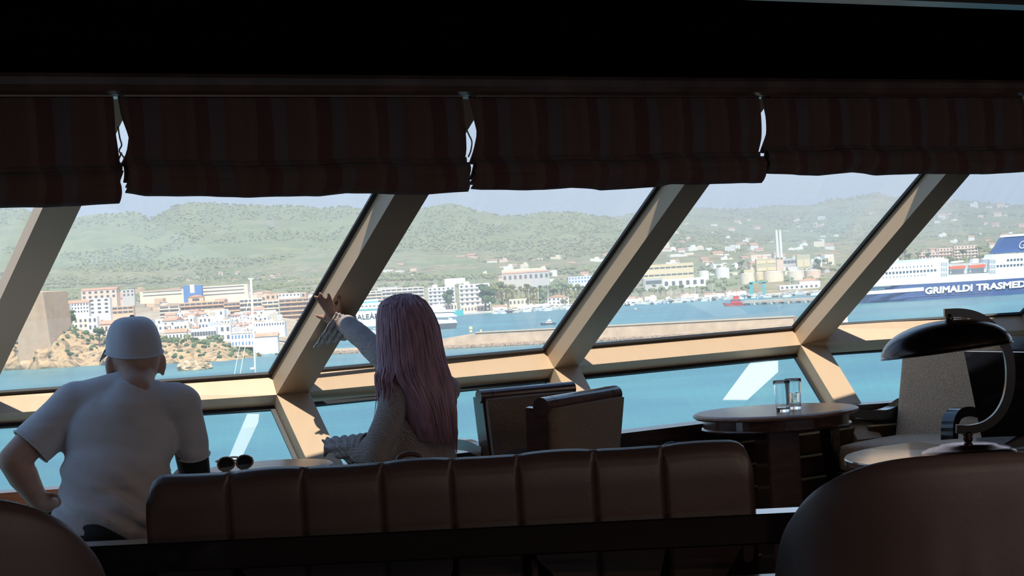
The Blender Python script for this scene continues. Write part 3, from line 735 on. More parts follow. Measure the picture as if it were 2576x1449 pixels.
def man():
    Y = 6.0; A = lambda x, y, d=0: at(x, y, Y + d)
    root = A(290, 1400); hipz = root.z
    e = empty('person', (root.x, root.y, 0), 'person in white cap and white t-shirt leaning towards the window', 'person')
    # ---- bare body: head, neck, arms, hands in one skin
    hc = A(338, 893, .16); fwd = V((-.38, .92, 0)).normalized(); sd = V((.92, .38, 0)).normalized()
    P = [('e', hc, (.078, .098, .112), Matrix.Rotation(atan2(fwd.y, fwd.x) - pi / 2, 3, 'Z')),
         ('e', hc + fwd * .045 - UP * .055, (.052, .062, .055)), ('c', hc + fwd * .095 - UP * .005, .013, hc + fwd * .112 - UP * .03, .014),
         ('e', hc + fwd * .085 - UP * .065, (.026, .016, .011)), ('e', hc + fwd * .08 - UP * .1, (.028, .025, .022)),
         ('c', hc - fwd * .02 - UP * .045, .057, A(338, 985, .06), .062)]
    for s in (-1, 1):
        ec = hc + sd * s * .083 - UP * .03 - fwd * .008
        P += [('e', ec, (.011, .024, .034), Matrix.Rotation(s * R(-14), 3, 'Z')), ('e', ec - UP * .028, (.008, .013, .014))]
        P += [('e', hc + fwd * .088 + sd * s * .032 + UP * .008, (.014, .01, .008))]
    shL, elL, wrL = A(180, 1010, .1), A(34, 1158, .02), A(98, 1262, .10)
    shR, elR, wrR = A(462, 1015, .1), A(490, 1190, .18), A(430, 1235, .42)
    P += [('c', shL, .058, elL, .047), ('c', elL, .046, (elL * .62 + wrL * .38), .047), ('c', (elL * .62 + wrL * .38), .046, wrL, .030)]
    P += [('c', shR, .055, elR, .043), ('c', elR, .043, wrR, .03)]
    P += [('e', A(310, 1130, .08), (.14, .085, .16)), ('e', A(290, 1300, .04), (.16, .10, .14))]
    # left hand planted on the hip: palm and five fingers
    pl = A(118, 1266, .12); P += [('e', pl, (.036, .03, .030)), ('c', wrL, .03, pl, .028)]
    for k in range(4):
        b = A(132 + k * 2, 1250 + k * 11, .145); P += finger([b, b + V((.025, .03, -.006)), b + V((.035, .06, -.014)), b + V((.03, .08, -.02))], .0095, .007)
    P += finger([A(120, 1250, .10), A(132, 1244, .085), A(143, 1248, .08)], .011, .008)
    for k in range(4):
        b = wrR + V((-.05 - .004 * k, .05 + .002 * k, .02 - k * .018)); P += [('c', wrR, .026, wrR + V((-.04, .04, 0)), .03)] + finger([b, b + V((-.03, .02, -.01)), b + V((-.045, .02, -.035))], .0095, .007)
    P += finger([wrR + V((-.02, .03, .03)), wrR + V((-.05, .04, .045)), wrR + V((-.07, .06, .04))], .01, .008)
    link('body', fuse(P, .0065, 5), skin, e, smooth=True)
    # ---- tattooed right forearm, dark
    link('dark_arm_sleeve', fuse([('c', shR * .35 + elR * .65, .0535, elR, .049), ('c', elR, .049, wrR, .034)], .008, 4), mat('tattoo_dark', (.02, .017, .02), .55), e, smooth=True)
    # ---- t-shirt
    tm = cloth_mat('white_tshirt', (.60, .56, .57), 0, .55)
    S = [('e', A(318, 1035, .09), (.155, .105, .115)), ('e', A(300, 1110, .07), (.172, .115, .17)), ('e', A(290, 1210, .04), (.170, .12, .16)), ('e', A(285, 1300, .02), (.182, .125, .12)),
         ('c', A(205, 1018, .09), .066, A(440, 1012, .09), .064), ('c', A(305, 986, .08), .066, A(200, 1012, .09), .066), ('c', A(375, 1000, .08), .060, A(440, 1016, .09), .058),
         ('e', A(335, 985, .075), (.075, .07, .062)), ('c', A(330, 1000, .06), .075, A(320, 1040, .06), .10),
         ('c', A(195, 1015, .09), .072, A(88, 1112, .05), .070), ('c', A(455, 1015, .09), .060, A(486, 1132, .14), .050),
         ('e', A(268, 1335, .02), (.175, .125, .06))]
    me = fuse(S, .008, 8)
    # cloth folds: broad diagonal pulls from the lower back to the left hip
    for v in me.vertices:
        co = v.co; q = (co - A(300, 1270, 0))
        amp = max(0, min(1, (A(300, 1130).z - co.z) / .15))
        k = sin((q.x * .75 + q.z * 1.25) * 62 + 2.2 * noise.noise(co * 5)) * amp * .0095 + noise.noise(co * 7) * .006
        v.co = co + v.normal * k
    ends = ((A(88, 1112, .05), (elL - shL).normalized(), .070), (A(486, 1132, .14), (elR - shR).normalized(), .050))
    bm = bmesh.new(); bm.from_mesh(me); bpy.data.meshes.remove(me)
    bmesh.ops.delete(bm, geom=[v for v in bm.verts if any((v.co - c_).dot(ax) > .022 and (v.co - c_).length < .13 for c_, ax, r in ends)], context='VERTS')
    link('t_shirt', tomesh(bm), tm, e, smooth=True)
    for c_, ax, r in ends:
        u = ax.cross(V((0, 1, 0))).normalized(); w_ = ax.cross(u)
        link('sleeve_hem', tube([c_ + ax * .018 + (u * cos(t) + w_ * sin(t)) * r * .965 for t in [2 * pi * k / 28 for k in range(29)]], .0035, 6), tm, e, smooth=True)
    # ---- cap
    cm = cloth_mat('white_cap', (.62, .60, .64), 0, .25)
    cr = A(338, 893, .16); topz = A(338, 796, .16).z; z0 = A(338, 888, .16).z
    Rz = Matrix.Rotation(atan2(fwd.y, fwd.x), 3, 'Z')
    def cap(u, v):
        a = 2 * pi * u; t = v * pi / 2
        r = abs(cos(t)) ** .55 if v < 1 else 0
        seam = 1 - .010 * abs(cos(3 * a)) ** 12
        dz = (topz - z0) * abs(sin(t)) ** .95
        sag = -.018 * max(0, -cos(a)) * (1 - v)
        wob = 1 + .012 * sin(5 * a + 3 * v) * v * (1 - v) * 4
        return V((cr.x, cr.y, z0)) + Rz @ V((.103 * r * cos(a) * seam * wob, .086 * r * sin(a) * seam * wob, dz + sag))
    link('cap_crown', solidify(grid_mesh(cap, 60, 20, True), .003), cm, e, smooth=True)
    link('cap_button', moved(lathe([(0, .006), (.005, .005), (.008, .002), (.008, -.003), (0, -.003)], 12), (cr.x, cr.y, topz)), cm, e, smooth=True)
    def brim(u, v):
        a = R(-72) + R(144) * u; r0 = V((.100 * cos(a), .085 * sin(a), .012)); ex = .062 * v * cos(a * 1.1) ** .7
        return V((cr.x, cr.y, z0)) + Rz @ (r0 + V((ex, .02 * v * sin(a), -.016 * v * v - .03 * (sin(a) ** 2) * v + .01)))
    link('cap_brim', solidify(grid_mesh(brim, 26, 8), .004), mat('cap_brim_blue', (.38, .43, .52), .8), e, smooth=True)
    bp = [V((cr.x, cr.y, z0)) + Rz @ V((.1045 * cos(a), .0875 * sin(a), .004 - .018 * max(0, -cos(a)))) for a in [2 * pi * k / 48 for k in range(49)]]
    link('cap_band', tube(bp, .0035, 6), cm, e, smooth=True)
    # ---- dark trousers and shoes
    tr = mat('dark_trousers', (.014, .014, .018), .8, bump=.2, bs=60)
    hip = A(282, 1395, .02); Q = [('e', hip, (.17, .13, .115)), ('e', A(262, 1345, -.015), (.13, .10, .07))]
    for s, x in ((-1, -.10), (1, .09)):
        kn = V((hip.x + x * 1.7, hip.y + .42, .55)); an = V((hip.x + x * 1.8, hip.y + .46, .09))
        Q += [('c', hip + V((x, .02, -.01)), .092, kn, .066), ('c', kn, .064, an, .048)]
        link('shoe', fuse([('e', an + V((0, .06, -.045)), (.045, .12, .045)), ('e', an + V((0, -.02, -.03)), (.04, .05, .05))], .01, 3), mat('shoe_dark', (.02, .02, .022), .5), e, smooth=True)
    link('trousers', fuse(Q, .012, 4), tr, e, smooth=True)
    stool('upholstered_stool', V((hip.x, hip.y + .05, 0)), hip.z - .10, .20, 'dark upholstered stool the man sits on')
man()
def woman():
    Y = 6.6; A = lambda x, y, d=0: at(x, y, Y + d)
    root = A(1060, 1250); e = empty('person', (root.x, root.y, 0), 'person with long pink hair pressing one hand on the mullion', 'person')
    pn = UU[4].cross(WK[4]).normalized(); pn = pn if pn.dot(ND) > 0 else -pn
    def hp(x, y, off=.012):
        d = at(x, y, 1.0) - V((0, 0, EYE)); t = (JR[4] - V((0, 0, EYE))).dot(pn) / d.dot(pn)
        p = V((0, 0, EYE)) + d * t
        return at(x, y, p.y - off)
    fwd = V((-.55, .83, 0)).normalized(); sd = V((.83, .55, 0))
    hc = A(1030, 832, .03)
    P = [('e', hc, (.073, .094, .112), Matrix.Rotation(atan2(fwd.y, fwd.x) - pi / 2, 3, 'Z')), ('e', hc + fwd * .03 - UP * .055, (.055, .068, .06)),
         ('c', hc + fwd * .09 - UP * .01, .011, hc + fwd * .105 - UP * .032, .012), ('e', hc + fwd * .08 - UP * .064, (.022, .014, .01)), ('e', hc + fwd * .075 - UP * .098, (.022, .022, .018)),
         ('c', hc - fwd * .02 - UP * .05, .046, A(1045, 965, .03), .05)]
    for s in (-1, 1):
        P += [('e', hc + sd * s * .076 - UP * .03, (.01, .02, .03)), ('e', hc + fwd * .083 + sd * s * .03 + UP * .006, (.013, .009, .008))]
    wr = hp(852, 806, .05); pm = hp(836, 795, .022)
    shR, elR = A(1035, 965, .10), A(945, 880, .24)
    P += [('c', shR, .043, elR, .034), ('c', elR, .034, wr, .023), ('c', wr, .023, pm, .024), ('e', pm, (.036, .018, .034)), ('e', hp(843, 785, .018), (.03, .015, .024))]
    for tip, mid, base in (((793, 746), (808, 765), (825, 788)), ((805, 738), (818, 757), (833, 782)), ((826, 738), (833, 757), (842, 780)), ((854, 749), (854, 765), (853, 786))):
        P += finger([hp(*base, .018), hp(*mid, .016), hp(*tip, .010)], .0092, .0064)
    P += finger([hp(838, 806, .024), hp(815, 801, .020), hp(797, 794, .012)], .0105, .0075)
    shL, elL, wrL = A(1000, 985, -.06), A(938, 1142, -.08), A(862, 1122, .05)
    P += [('c', shL, .043, elL, .036), ('c', elL, .035, wrL, .024), ('e', A(846, 1120, .07), (.036, .028, .02))]
    for k in range(4):
        b = A(836, 1112 + 7 * k, .09 + .004 * k); P += finger([b, b + V((-.022, .02, -.004)), b + V((-.03, .03, -.02))], .0088, .0065)
    P += finger([A(848, 1112, .08), A(836, 1106, .07), A(828, 1108, .08)], .009, .007)
    P += [('e', A(1055, 1090, .03), (.10, .07, .14))]
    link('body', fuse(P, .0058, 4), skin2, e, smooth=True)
    # ---- knitted sweater with bell cuffs
    km = cloth_mat('grey_knit', (.44, .37, .35), 55, .9); lace = cloth_mat('lace_cuff', (.62, .55, .53), 75, 1.0)
    S = [('e', A(1062, 1010, .03), (.118, .085, .10)), ('e', A(1060, 1090, .02), (.125, .088, .13)), ('e', A(1052, 1180, .01), (.135, .098, .14)), ('e', A(1045, 1260, .01), (.15, .12, .10)),
         ('c', A(1010, 985, -.03), .052, A(1120, 978, .07), .05), ('c', A(1045, 962, .03), .052, A(1050, 1010, .03), .07),
         ('c', A(1002, 988, -.055), .054, A(945, 1140, -.08), .046), ('c', A(945, 1140, -.08), .047, A(905, 1128, -.02), .046),
         ('c', A(1040, 970, .10), .055, A(958, 890, .23), .046), ('c', A(958, 890, .23), .046, A(880, 822, .40), .036), ('c', A(905, 843, .35), .040, hp(868, 812, .06), .036)]
    me = fuse(S, .0075, 6)
    for v in me.vertices: v.co = v.co + v.normal * (noise.noise(v.co * 14) * .005)
    link('sweater', me, km, e, smooth=True)
    def cuff(c0, r0, c1, ax1, ax2, ruff, ph=0, fl=1.25):
        """flared cuff: ring r0 round c0 opening to an ellipse with half axes ax1, ax2"""
        d = (c1 - c0).normalized(); a = (ax1 - d * ax1.dot(d)).normalized(); b = (ax2 - d * ax2.dot(d) - a * ax2.dot(a)).normalized()
        def f(u, v):
            t = 2 * pi * u; s = v ** fl
            q0 = c0 + (a * cos(t) + b * sin(t)) * r0; q1 = c1 + ax1 * cos(t) + ax2 * sin(t)
            rf = ruff * s * sin(t * 9 + ph + 2 * v) + .004 * sin(v * 32)
            q = q0 * (1 - s) + q1 * s
            return q + ((a * cos(t) + b * sin(t)) * rf) + (c1 - c0) * (v - s) * .35
        return solidify(grid_mesh(f, 72, 22, True), .003)
    c0 = hp(898, 824, .09); c1 = hp(818, 830, .06)
    dn = (hp(789, 874, .05) - hp(846, 786, .05)) / 2
    link('bell_cuff', cuff(c0, .042, c1, dn, V((.012, -.045, .010)), .003, 0, .75), lace, e, smooth=True)
    c0 = A(930, 1122, -.05); c1 = A(858, 1135, .05); ax = (A(814, 1108, .05) - A(902, 1166, .05)) / 2
    link('bell_cuff', cuff(c0, .042, c1, ax, V((.012, .05, .012)), .0050, 1.3), lace, e, smooth=True)
    # ---- lower body
    tr = mat('woman_trousers', (.03, .028, .034), .8); hip = A(1045, 1290, .02); hz = max(.52, hip.z); hip.z = .60
    Q = [('e', hip, (.16, .13, .12))]
    for s in (-1, 1):
        b = hip + sd * s * .085; kn = b + fwd * .40 + V((0, 0, -.05)); kn.z = .54; an = kn + fwd * .02; an.z = .09
        Q += [('c', b, .08, kn, .058), ('c', kn, .056, an, .042)]
        link('shoe', fuse([('e', an + fwd * .05 - UP * .045, (.04, .06, .042)), ('e', an - UP * .035, (.038, .04, .045))], .01, 3), mat('shoe_dark', (.02, .02, .022), .5), e, smooth=True)
    link('trousers', fuse(Q, .012, 4), tr, e, smooth=True)
    stool('upholstered_stool', V((hip.x, hip.y, 0)), .50, .19, 'dark upholstered stool the long haired woman sits on')
    # ---- hair
    hm = mat('pink_hair', (.50, .27, .33), .42, 0, .5, nz=.45, ns=60, stretch=(1, 1, .12), sheen=.2)
    t, b = nodes(hm); b.inputs['Anisotropic'].default_value = .5
    Lx = [(737, 1022), (742, 990), (752, 968), (766, 954), (800, 947), (851, 948), (902, 951), (945, 953), (985, 985), (1030, 1012), (1080, 1035), (1140, 1068)]
    Rx = [(737, 1030), (742, 1048), (757, 1070), (791, 1090), (825, 1103), (873, 1112), (915, 1122), (950, 1135), (971, 1143), (1044, 1150), (1108, 1152), (1140, 1150)]
    Dy = [(737, .01), (745, .05), (770, .095), (830, .125), (900, .12), (960, .085), (1040, .055), (1140, .03)]
    Cy = [(737, .03), (830, .03), (900, .01), (960, -.04), (1040, -.06), (1140, -.05)]
    def hs(y, a, k=1.0):
        l, r = itp(Lx, y), itp(Rx, y); c = (l + r) / 2; h = (r - l) / 2
        p = A(c + h * k * cos(a), y, 0); p.y = Y + itp(Cy, y) - itp(Dy, y) * k * sin(a)
        return p
    def base(u, v):
        y = 738 + v * (1105 - 738); a = 2 * pi * u
        g = 1 - .035 * abs(sin(a * 9 + 3 * noise.noise(V((a * 2, v * 2, 0)))))
        return hs(y, a, .955 * g)
    H = [grid_mesh(base, 90, 46, True)]
    rnd = random.Random(5)
    for i in range(330):
        a = rnd.uniform(-.15, pi + .15) if i < 290 else rnd.uniform(pi, 2 * pi)
        y0 = rnd.uniform(739, 775); y1 = rnd.uniform(1040, 1142)
        if cos(a) < -.45: y1 = rnd.uniform(930, 1000) if rnd.random() < .85 else 1060
        if cos(a) > .6: y1 = rnd.uniform(1040, 1150)
        ph = rnd.uniform(0, 6); am = rnd.uniform(.0, .05); k0 = rnd.uniform(.95, 1.015); pts = []; n = 15
        for j in range(n):
            y = y0 + (y1 - y0) * j / (n - 1); aa = a + am * sin(j * .7 + ph) + .03 * noise.noise(V((i, j * .4, 0)))
            yy = min(y, 1140); p = hs(yy, aa, k0); 
            if cos(a) < -.45 and y > 930: p = hs(yy, aa, k0) + V((-(y - 930) * .0007 * (1 + .3 * sin(ph)), 0, 0))
            if y > 1140: p.z -= (y - 1140) * .0013
            pts.append(p)
        w = rnd.uniform(.0022, .0048)
        H.append(tube(pts, [w * (.5 if j == 0 else 1 if j < n - 4 else max(.12, (n - 1 - j) / 4)) for j in range(n)], 5, False))
    link('hair', joinm(H), hm, e, smooth=True)
woman()
# ================================================================== sea
def sea_mat():
    M = mat('sea_water', (.055, .21, .27), .30, 0, .30); t, b = nodes(M)
    tc = t.nodes.new('ShaderNodeTexCoord')
    n = t.nodes.new('ShaderNodeTexNoise'); n.inputs['Scale'].default_value = .012; n.inputs['Detail'].default_value = 4; t.links.new(tc.outputs['Object'], n.inputs['Vector'])
    rp = t.nodes.new('ShaderNodeValToRGB'); t.links.new(n.outputs['Fac'], rp.inputs[0]); rp.color_ramp.elements[0].position = .38; rp.color_ramp.elements[1].position = .66
    rp.color_ramp.elements[0].color = (.03, .13, .17, 1); rp.color_ramp.elements[1].color = (.045, .19, .21, 1); t.links.new(rp.outputs[0], b.inputs['Base Color'])
    mp = t.nodes.new('ShaderNodeMapping'); mp.inputs['Scale'].default_value = (.35, .9, 1); t.links.new(tc.outputs['Object'], mp.inputs[0])
    n2 = t.nodes.new('ShaderNodeTexNoise'); n2.inputs['Scale'].default_value = .45; n2.inputs['Detail'].default_value = 6; n2.inputs['Roughness'].default_value = .65; t.links.new(mp.outputs[0], n2.inputs['Vector'])
    bp = t.nodes.new('ShaderNodeBump'); bp.inputs['Strength'].default_value = .6; bp.inputs['Distance'].default_value = 1.2; t.links.new(n2.outputs['Fac'], bp.inputs['Height']); t.links.new(bp.outputs[0], b.inputs['Normal'])
    return M
sea = link('sea', poly([(-6000, 12, SEA), (6000, 12, SEA), (6000, 3000, SEA), (-6000, 3000, SEA)], [(0, 1, 2, 3)]), sea_mat())
sea.data.transform(Matrix.Translation((0, -12, -SEA))); sea.location = (0, 12, SEA)
tag(sea, 'blue green harbour water with small ripples', None, None, 'structure')
# ================================================================== terrain
RIDGE = [(-700, 575), (-400, 560), (-150, 545), (0, 527), (60, 522), (120, 545), (185, 553), (240, 541), (330, 533), (362, 534), (382, 549), (410, 538), (440, 519), (480, 508), (530, 507), (600, 512), (700, 515), (780, 517), (820, 523), (880, 516), (920, 525), (985, 551), (1050, 528), (1100, 520), (1150, 513), (1200, 525), (1260, 540), (1320, 541), (1380, 532), (1450, 533), (1520, 542), (1590, 556), (1640, 566), (1750, 588), (1900, 612), (2100, 614), (2576, 590), (3300, 590)]
FAR = [(-700, 640), (1400, 575), (1540, 548), (1600, 537), (1690, 531), (1750, 523), (1850, 525), (1900, 523), (1960, 517), (2060, 515), (2080, 506), (2110, 498), (2150, 498), (2170, 491), (2210, 484), (2240, 488), (2262, 496), (2330, 503), (2380, 506), (2410, 502), (2480, 507), (2560, 515), (2700, 522), (3300, 540)]
ROWS = [(1000, [(-700, 905), (0, 885), (350, 874), (640, 874), (700, 893), (800, 905), (870, 910)], 12),
        (1300, [(-700, 850), (0, 830), (350, 815), (640, 808), (720, 818), (790, 836), (850, 852)], 12),
        (1745, [(-700, 810), (0, 796), (350, 777), (700, 768), (900, 806)], 2),
        (1790, [(-700, 806), (0, 792), (350, 774), (700, 765), (900, 796)], -4),
        (2200, [(-700, 775), (0, 757), (350, 753), (700, 747), (930, 750), (1200, 748), (1560, 733), (2000, 702), (2576, 668), (3300, 640)], None),
        (2600, [(-700, 755), (0, 740), (350, 736), (700, 722), (930, 716), (1200, 712), (1560, 700), (2000, 672), (2576, 645), (3300, 610)], None),
        (3200, [(-700, 730), (0, 716), (350, 706), (700, 690), (930, 682), (1200, 670), (1560, 652), (2000, 640), (2576, 620), (3300, 590)], None),
        (4500, RIDGE, None),
        (5400, [(x, y + 42 if x < 1600 else y - 14) for x, y in RIDGE], None),
        (8000, FAR, None), (9500, [(x, y + 60) for x, y in FAR], None)]
def seay(x, D): return hzy(x) + 32.0 * F / D
def row_z(r, x):
    D, tab, dz = r
    if dz is not None and x > tab[-1][0]:
        k = min(1, (x - tab[-1][0]) / 60); y = tab[-1][1] * (1 - k) + (seay(x, D) + dz) * k
        if tab[-1][0] < 900: y = max(y, seay(x, D) + dz * k)
    else: y = itp(tab, x)
    return at(x, y, D).z
def terr_z(x, D):
    if D <= ROWS[0][0]: return row_z(ROWS[0], x)
    for a, b in zip(ROWS, ROWS[1:]):
        if D <= b[0]:
            t = (D - a[0]) / (b[0] - a[0]); za, zb = row_z(a, x), row_z(b, x)
            if b[0] in (4500, 8000): t = t ** 1.15 if b[0] == 4500 else t
            return za + (zb - za) * t
    return row_z(ROWS[-1], x)
def terr_D(x, y, lo=1000, hi=8000):
    """first distance at which the ground rises to photo row y in column x"""
    n = 120
    for i in range(n + 1):
        D = lo * (hi / lo) ** (i / n)
        if terr_z(x, D) >= at(x, y, D).z: return D
    return hi
def terrain():
    xs = [-700 + i * 9 for i in range(446)]; Ds = []
    D = 1000.0
    while D < 9500: Ds.append(D); D *= 1.0175 if D < 4700 else 1.012
    Ds.append(9500)
    vs = []
    for D in Ds:
        a = max(0, min(1, (D - 2300) / 1500)); rid = 1 - .75 * math.exp(-((D - 4500) / 260) ** 2) if D < 6000 else 1 - .8 * math.exp(-((D - 8000) / 500) ** 2)
        for x in xs:
            p = at(x, HZ, D); z = terr_z(x, D)
            q = V((p.x / 420, D / 420, 0)); 
            if a > 0: z += a * (rid * 22 * noise.fractal(q, 1.0, 2.1, 5) + 5.0 * noise.noise(V((p.x / 35, D / 60, 3))) + 2.5 * noise.noise(V((p.x / 14, D / 25, 5))))
            vs.append((p.x, D, z))
    n = len(xs); fs = [(j * n + i, j * n + i + 1, (j + 1) * n + i + 1, (j + 1) * n + i) for j in range(len(Ds) - 1) for i in range(n - 1)]
    me = poly(vs, fs)
    M = mat('hill_ground', (.17, .20, .10), .95, 0, .1); t, b = nodes(M)
    tc = t.nodes.new('ShaderNodeTexCoord'); sp = t.nodes.new('ShaderNodeSeparateXYZ'); t.links.new(tc.outputs['Object'], sp.inputs[0])
    def nz(sc, det=5, ro=.6):
        n_ = t.nodes.new('ShaderNodeTexNoise'); n_.inputs['Scale'].default_value = sc; n_.inputs['Detail'].default_value = det; n_.inputs['Roughness'].default_value = ro; t.links.new(tc.outputs['Object'], n_.inputs['Vector']); return n_.outputs['Fac']
    def ramp(f, stops):
        r = t.nodes.new('ShaderNodeValToRGB'); t.links.new(f, r.inputs[0]); e = r.color_ramp.elements
        e[0].position, e[0].color = stops[0][0], (*stops[0][1], 1); e[1].position, e[1].color = stops[-1][0], (*stops[-1][1], 1)
        for p_, c_ in stops[1:-1]: k = e.new(p_); k.color = (*c_, 1)
        return r.outputs[0]
    def mix(f, a, b_):
        m_ = t.nodes.new('ShaderNodeMix'); m_.data_type = 'RGBA'; t.links.new(f, m_.inputs[0]); t.links.new(a, m_.inputs[6]); t.links.new(b_, m_.inputs[7]); return m_.outputs[2]
    forest = ramp(nz(.012, 8, .7), [(.3, (.12, .145, .07)), (.5, (.17, .20, .09)), (.7, (.25, .265, .115))])
    scrub = ramp(nz(.05, 6, .7), [(.35, (.06, .08, .04)), (.5, (.22, .19, .11)), (.65, (.42, .30, .20))])
    # tan field patches fade out going up the slope
    h = t.nodes.new('ShaderNodeMapRange'); h.inputs[1].default_value = SEA + 35; h.inputs[2].default_value = SEA + 110; h.inputs[3].default_value = .95; h.inputs[4].default_value = 0; t.links.new(sp.outputs[2], h.inputs[0])
    pn = ramp(nz(.006, 4), [(.40, (0, 0, 0)), (.55, (1, 1, 1))])
    mu = t.nodes.new('ShaderNodeMath'); mu.operation = 'MULTIPLY'; t.links.new(h.outputs[0], mu.inputs[0]); t.links.new(pn, mu.inputs[1])
    col = mix(mu.outputs[0], forest, scrub)
    tg = t.nodes.new('ShaderNodeMapRange'); tg.inputs[1].default_value = SEA + 18; tg.inputs[2].default_value = SEA + 34; tg.inputs[3].default_value = .8; tg.inputs[4].default_value = 0; t.links.new(sp.outputs[2], tg.inputs[0])
    gx = t.nodes.new('ShaderNodeMapRange'); gx.inputs[1].default_value = -140; gx.inputs[2].default_value = -60; gx.inputs[3].default_value = 1; gx.inputs[4].default_value = .15; t.links.new(sp.outputs[0], gx.inputs[0])
    tm_ = t.nodes.new('ShaderNodeMath'); tm_.operation = 'MULTIPLY'; t.links.new(tg.outputs[0], tm_.inputs[0]); t.links.new(gx.outputs[0], tm_.inputs[1])
    col = mix(tm_.outputs[0], col, ramp(nz(.08, 5), [(.35, (.30, .22, .16)), (.65, (.55, .45, .36))]))
    rk = ramp(nz(.0045, 7, .75), [(.60, (0, 0, 0)), (.68, (1, 1, 1))]); rc = ramp(nz(.07, 4), [(.4, (.20, .15, .12)), (.6, (.38, .29, .25))])
    rs = t.nodes.new('ShaderNodeMath'); rs.operation = 'MULTIPLY'; rs.inputs[1].default_value = .75; t.links.new(rk, rs.inputs[0])
    t.links.new(mix(rs.outputs[0], col, rc), b.inputs['Base Color'])
    o = link('hills', me, M, smooth=True); tag(o, 'wooded hills and coastal plain behind the harbour', None, None, 'structure')
terrain()
def ico(r=1.0):
    bm = bmesh.new(); bmesh.ops.create_icosphere(bm, subdivisions=1, radius=r); a = np.array([v.co[:] for v in bm.verts]); f = [tuple(v.index for v in q.verts) for q in bm.faces]; bm.free(); return a, f
ICO_V, ICO_F = ico()
def blobs(items, flat=.75):
    """many low-poly crowns in one mesh: items (x, y, z, r)"""
    n = len(items); vs = np.empty((n * 12, 3)); rg = np.random.RandomState(3); fs = []
    for i, (x, y, z, r) in enumerate(items):
        s = r * (.75 + .5 * rg.rand(12, 1)); vs[i * 12:(i + 1) * 12] = ICO_V * s * np.array([1, 1, flat]) + np.array([x, y, z])
        fs += [tuple(k + i * 12 for k in f) for f in ICO_F]
    return poly(vs.tolist(), fs)
pine = mat('pine_green', (.15, .175, .08), .95, 0, .1, col2=(.21, .225, .105), ns=.03)
bush = mat('bush_green', (.10, .14, .06), .95, 0, .1, col2=(.055, .085, .04), ns=.2)
rg = random.Random(11); it_ = []
while len(it_) < 17000:
    x = rg.uniform(-300, 2800); D = 2000 * (4700 / 2000) ** rg.random()
    if x < 1000 and D < 2500 and rg.random() < .85: continue
    p = at(x, HZ, D)
    if D < 3300 and noise.noise(V((p.x / 160, D / 160, 0))) < -.05: continue
    if 1580 < x < 2180 and D < 3100 and rg.random() < .85: continue
    if 930 < x < 1600 and D < 2900 and rg.random() < .45: continue
    z = terr_z(x, D); r = rg.uniform(2.0, 4.2) * (1 if D < 3000 else .85); it_.append((p.x, D, z + r * .4, r))
while len(it_) < 22000:
    x = rg.uniform(1450, 2800); D = rg.uniform(4700, 8000); p = at(x, HZ, D); r = rg.uniform(3, 6); it_.append((p.x, D, terr_z(x, D) + 3, r))
fo = link('forest', blobs(it_), pine); tag(fo, 'dense pine and scrub cover on the hillsides', 'forest', None, 'stuff')
# ================================================================== cliff, islet, beach
CT = [(-700, 815), (-100, 808), (40, 800), (135, 798), (160, 818), (200, 832), (250, 846), (300, 846), (400, 852), (480, 858), (545, 862), (590, 876), (640, 888), (720, 893), (800, 878), (870, 884), (960, 884)]
CB = [(-700, 942), (0, 934), (100, 930), (250, 920), (420, 916), (560, 910), (680, 896), (760, 891), (830, 891), (900, 890), (960, 888)]
def cliff():
    nx, nv = 420, 46
    def f(u, v):
        x = -700 + 1660 * u; yb, yt = itp(CB, x), itp(CT, x); p0 = at_z(x, yb, SEA - .3); D1 = p0.y + 42; p1 = at(x, yt, D1)
        if v > .9:
            k = (v - .9) / .1; q = at(x, yt, D1 + 60); return p1.lerp(V((q.x, q.y, p1.z)), k)
        t = v / .9; s = t ** .8
        p = V((p0.x + (p1.x - p0.x) * t, p0.y + (p1.y - p0.y) * (t ** 1.3), p0.z + (p1.z - p0.z) * s))
        w_ = sin(pi * t) ** .7 if 0 < t < 1 else 0
        a = noise.fractal(V((p.x / 16, p.z / 10, 1)), 1.0, 2.2, 5); b = 1 - abs(noise.noise(V((p.x / 9 + p.z / 14, p.z / 22, 7)))) * 2
        p.y += w_ * (a * 7 - b * 4); p.z += w_ * noise.noise(V((p.x / 5, p.z / 3, 2))) * 1.0; p.x += w_ * noise.noise(V((p.x / 6, p.z / 4, 9))) * 1.2
        return p
    M = mat('cliff_rock', (.62, .45, .25), .95, 0, .1); t, b = nodes(M); tc = t.nodes.new('ShaderNodeTexCoord')
    n = t.nodes.new('ShaderNodeTexNoise'); n.inputs['Scale'].default_value = .14; n.inputs['Detail'].default_value = 10; n.inputs['Roughness'].default_value = .72; n.inputs['Distortion'].default_value = 1.2; t.links.new(tc.outputs['Object'], n.inputs['Vector'])
    rp = t.nodes.new('ShaderNodeValToRGB'); t.links.new(n.outputs['Fac'], rp.inputs[0]); e = rp.color_ramp.elements
    e[0].position, e[0].color = .36, (.08, .06, .04, 1); e[1].position, e[1].color = .68, (.47, .33, .20, 1)
    for p_, c_ in ((.44, (.22, .155, .095, 1)), (.52, (.38, .26, .14, 1))): k = e.new(p_); k.color = c_
    t.links.new(rp.outputs[0], b.inputs['Base Color'])
    o = link('cliff', grid_mesh(f, nx, nv), M); tag(o, 'ochre sea cliff below the white houses', 'cliff', None, 'structure')
    items = []
    r_ = random.Random(4)
    for i in range(330):
        x = r_.uniform(40, 720); u = (x + 700) / 1660; v = r_.choice((r_.uniform(.6, .95), r_.uniform(.75, .98), r_.uniform(.1, .9))); p = f(u, v); r = r_.uniform(.5, 1.6); items.append((p.x, p.y - r * .3, p.z + r * .3, r))
    s = link('cliff_scrub', blobs(items), bush); tag(s, 'low green scrub growing over the ochre cliff', 'scrub', None, 'stuff')
cliff()
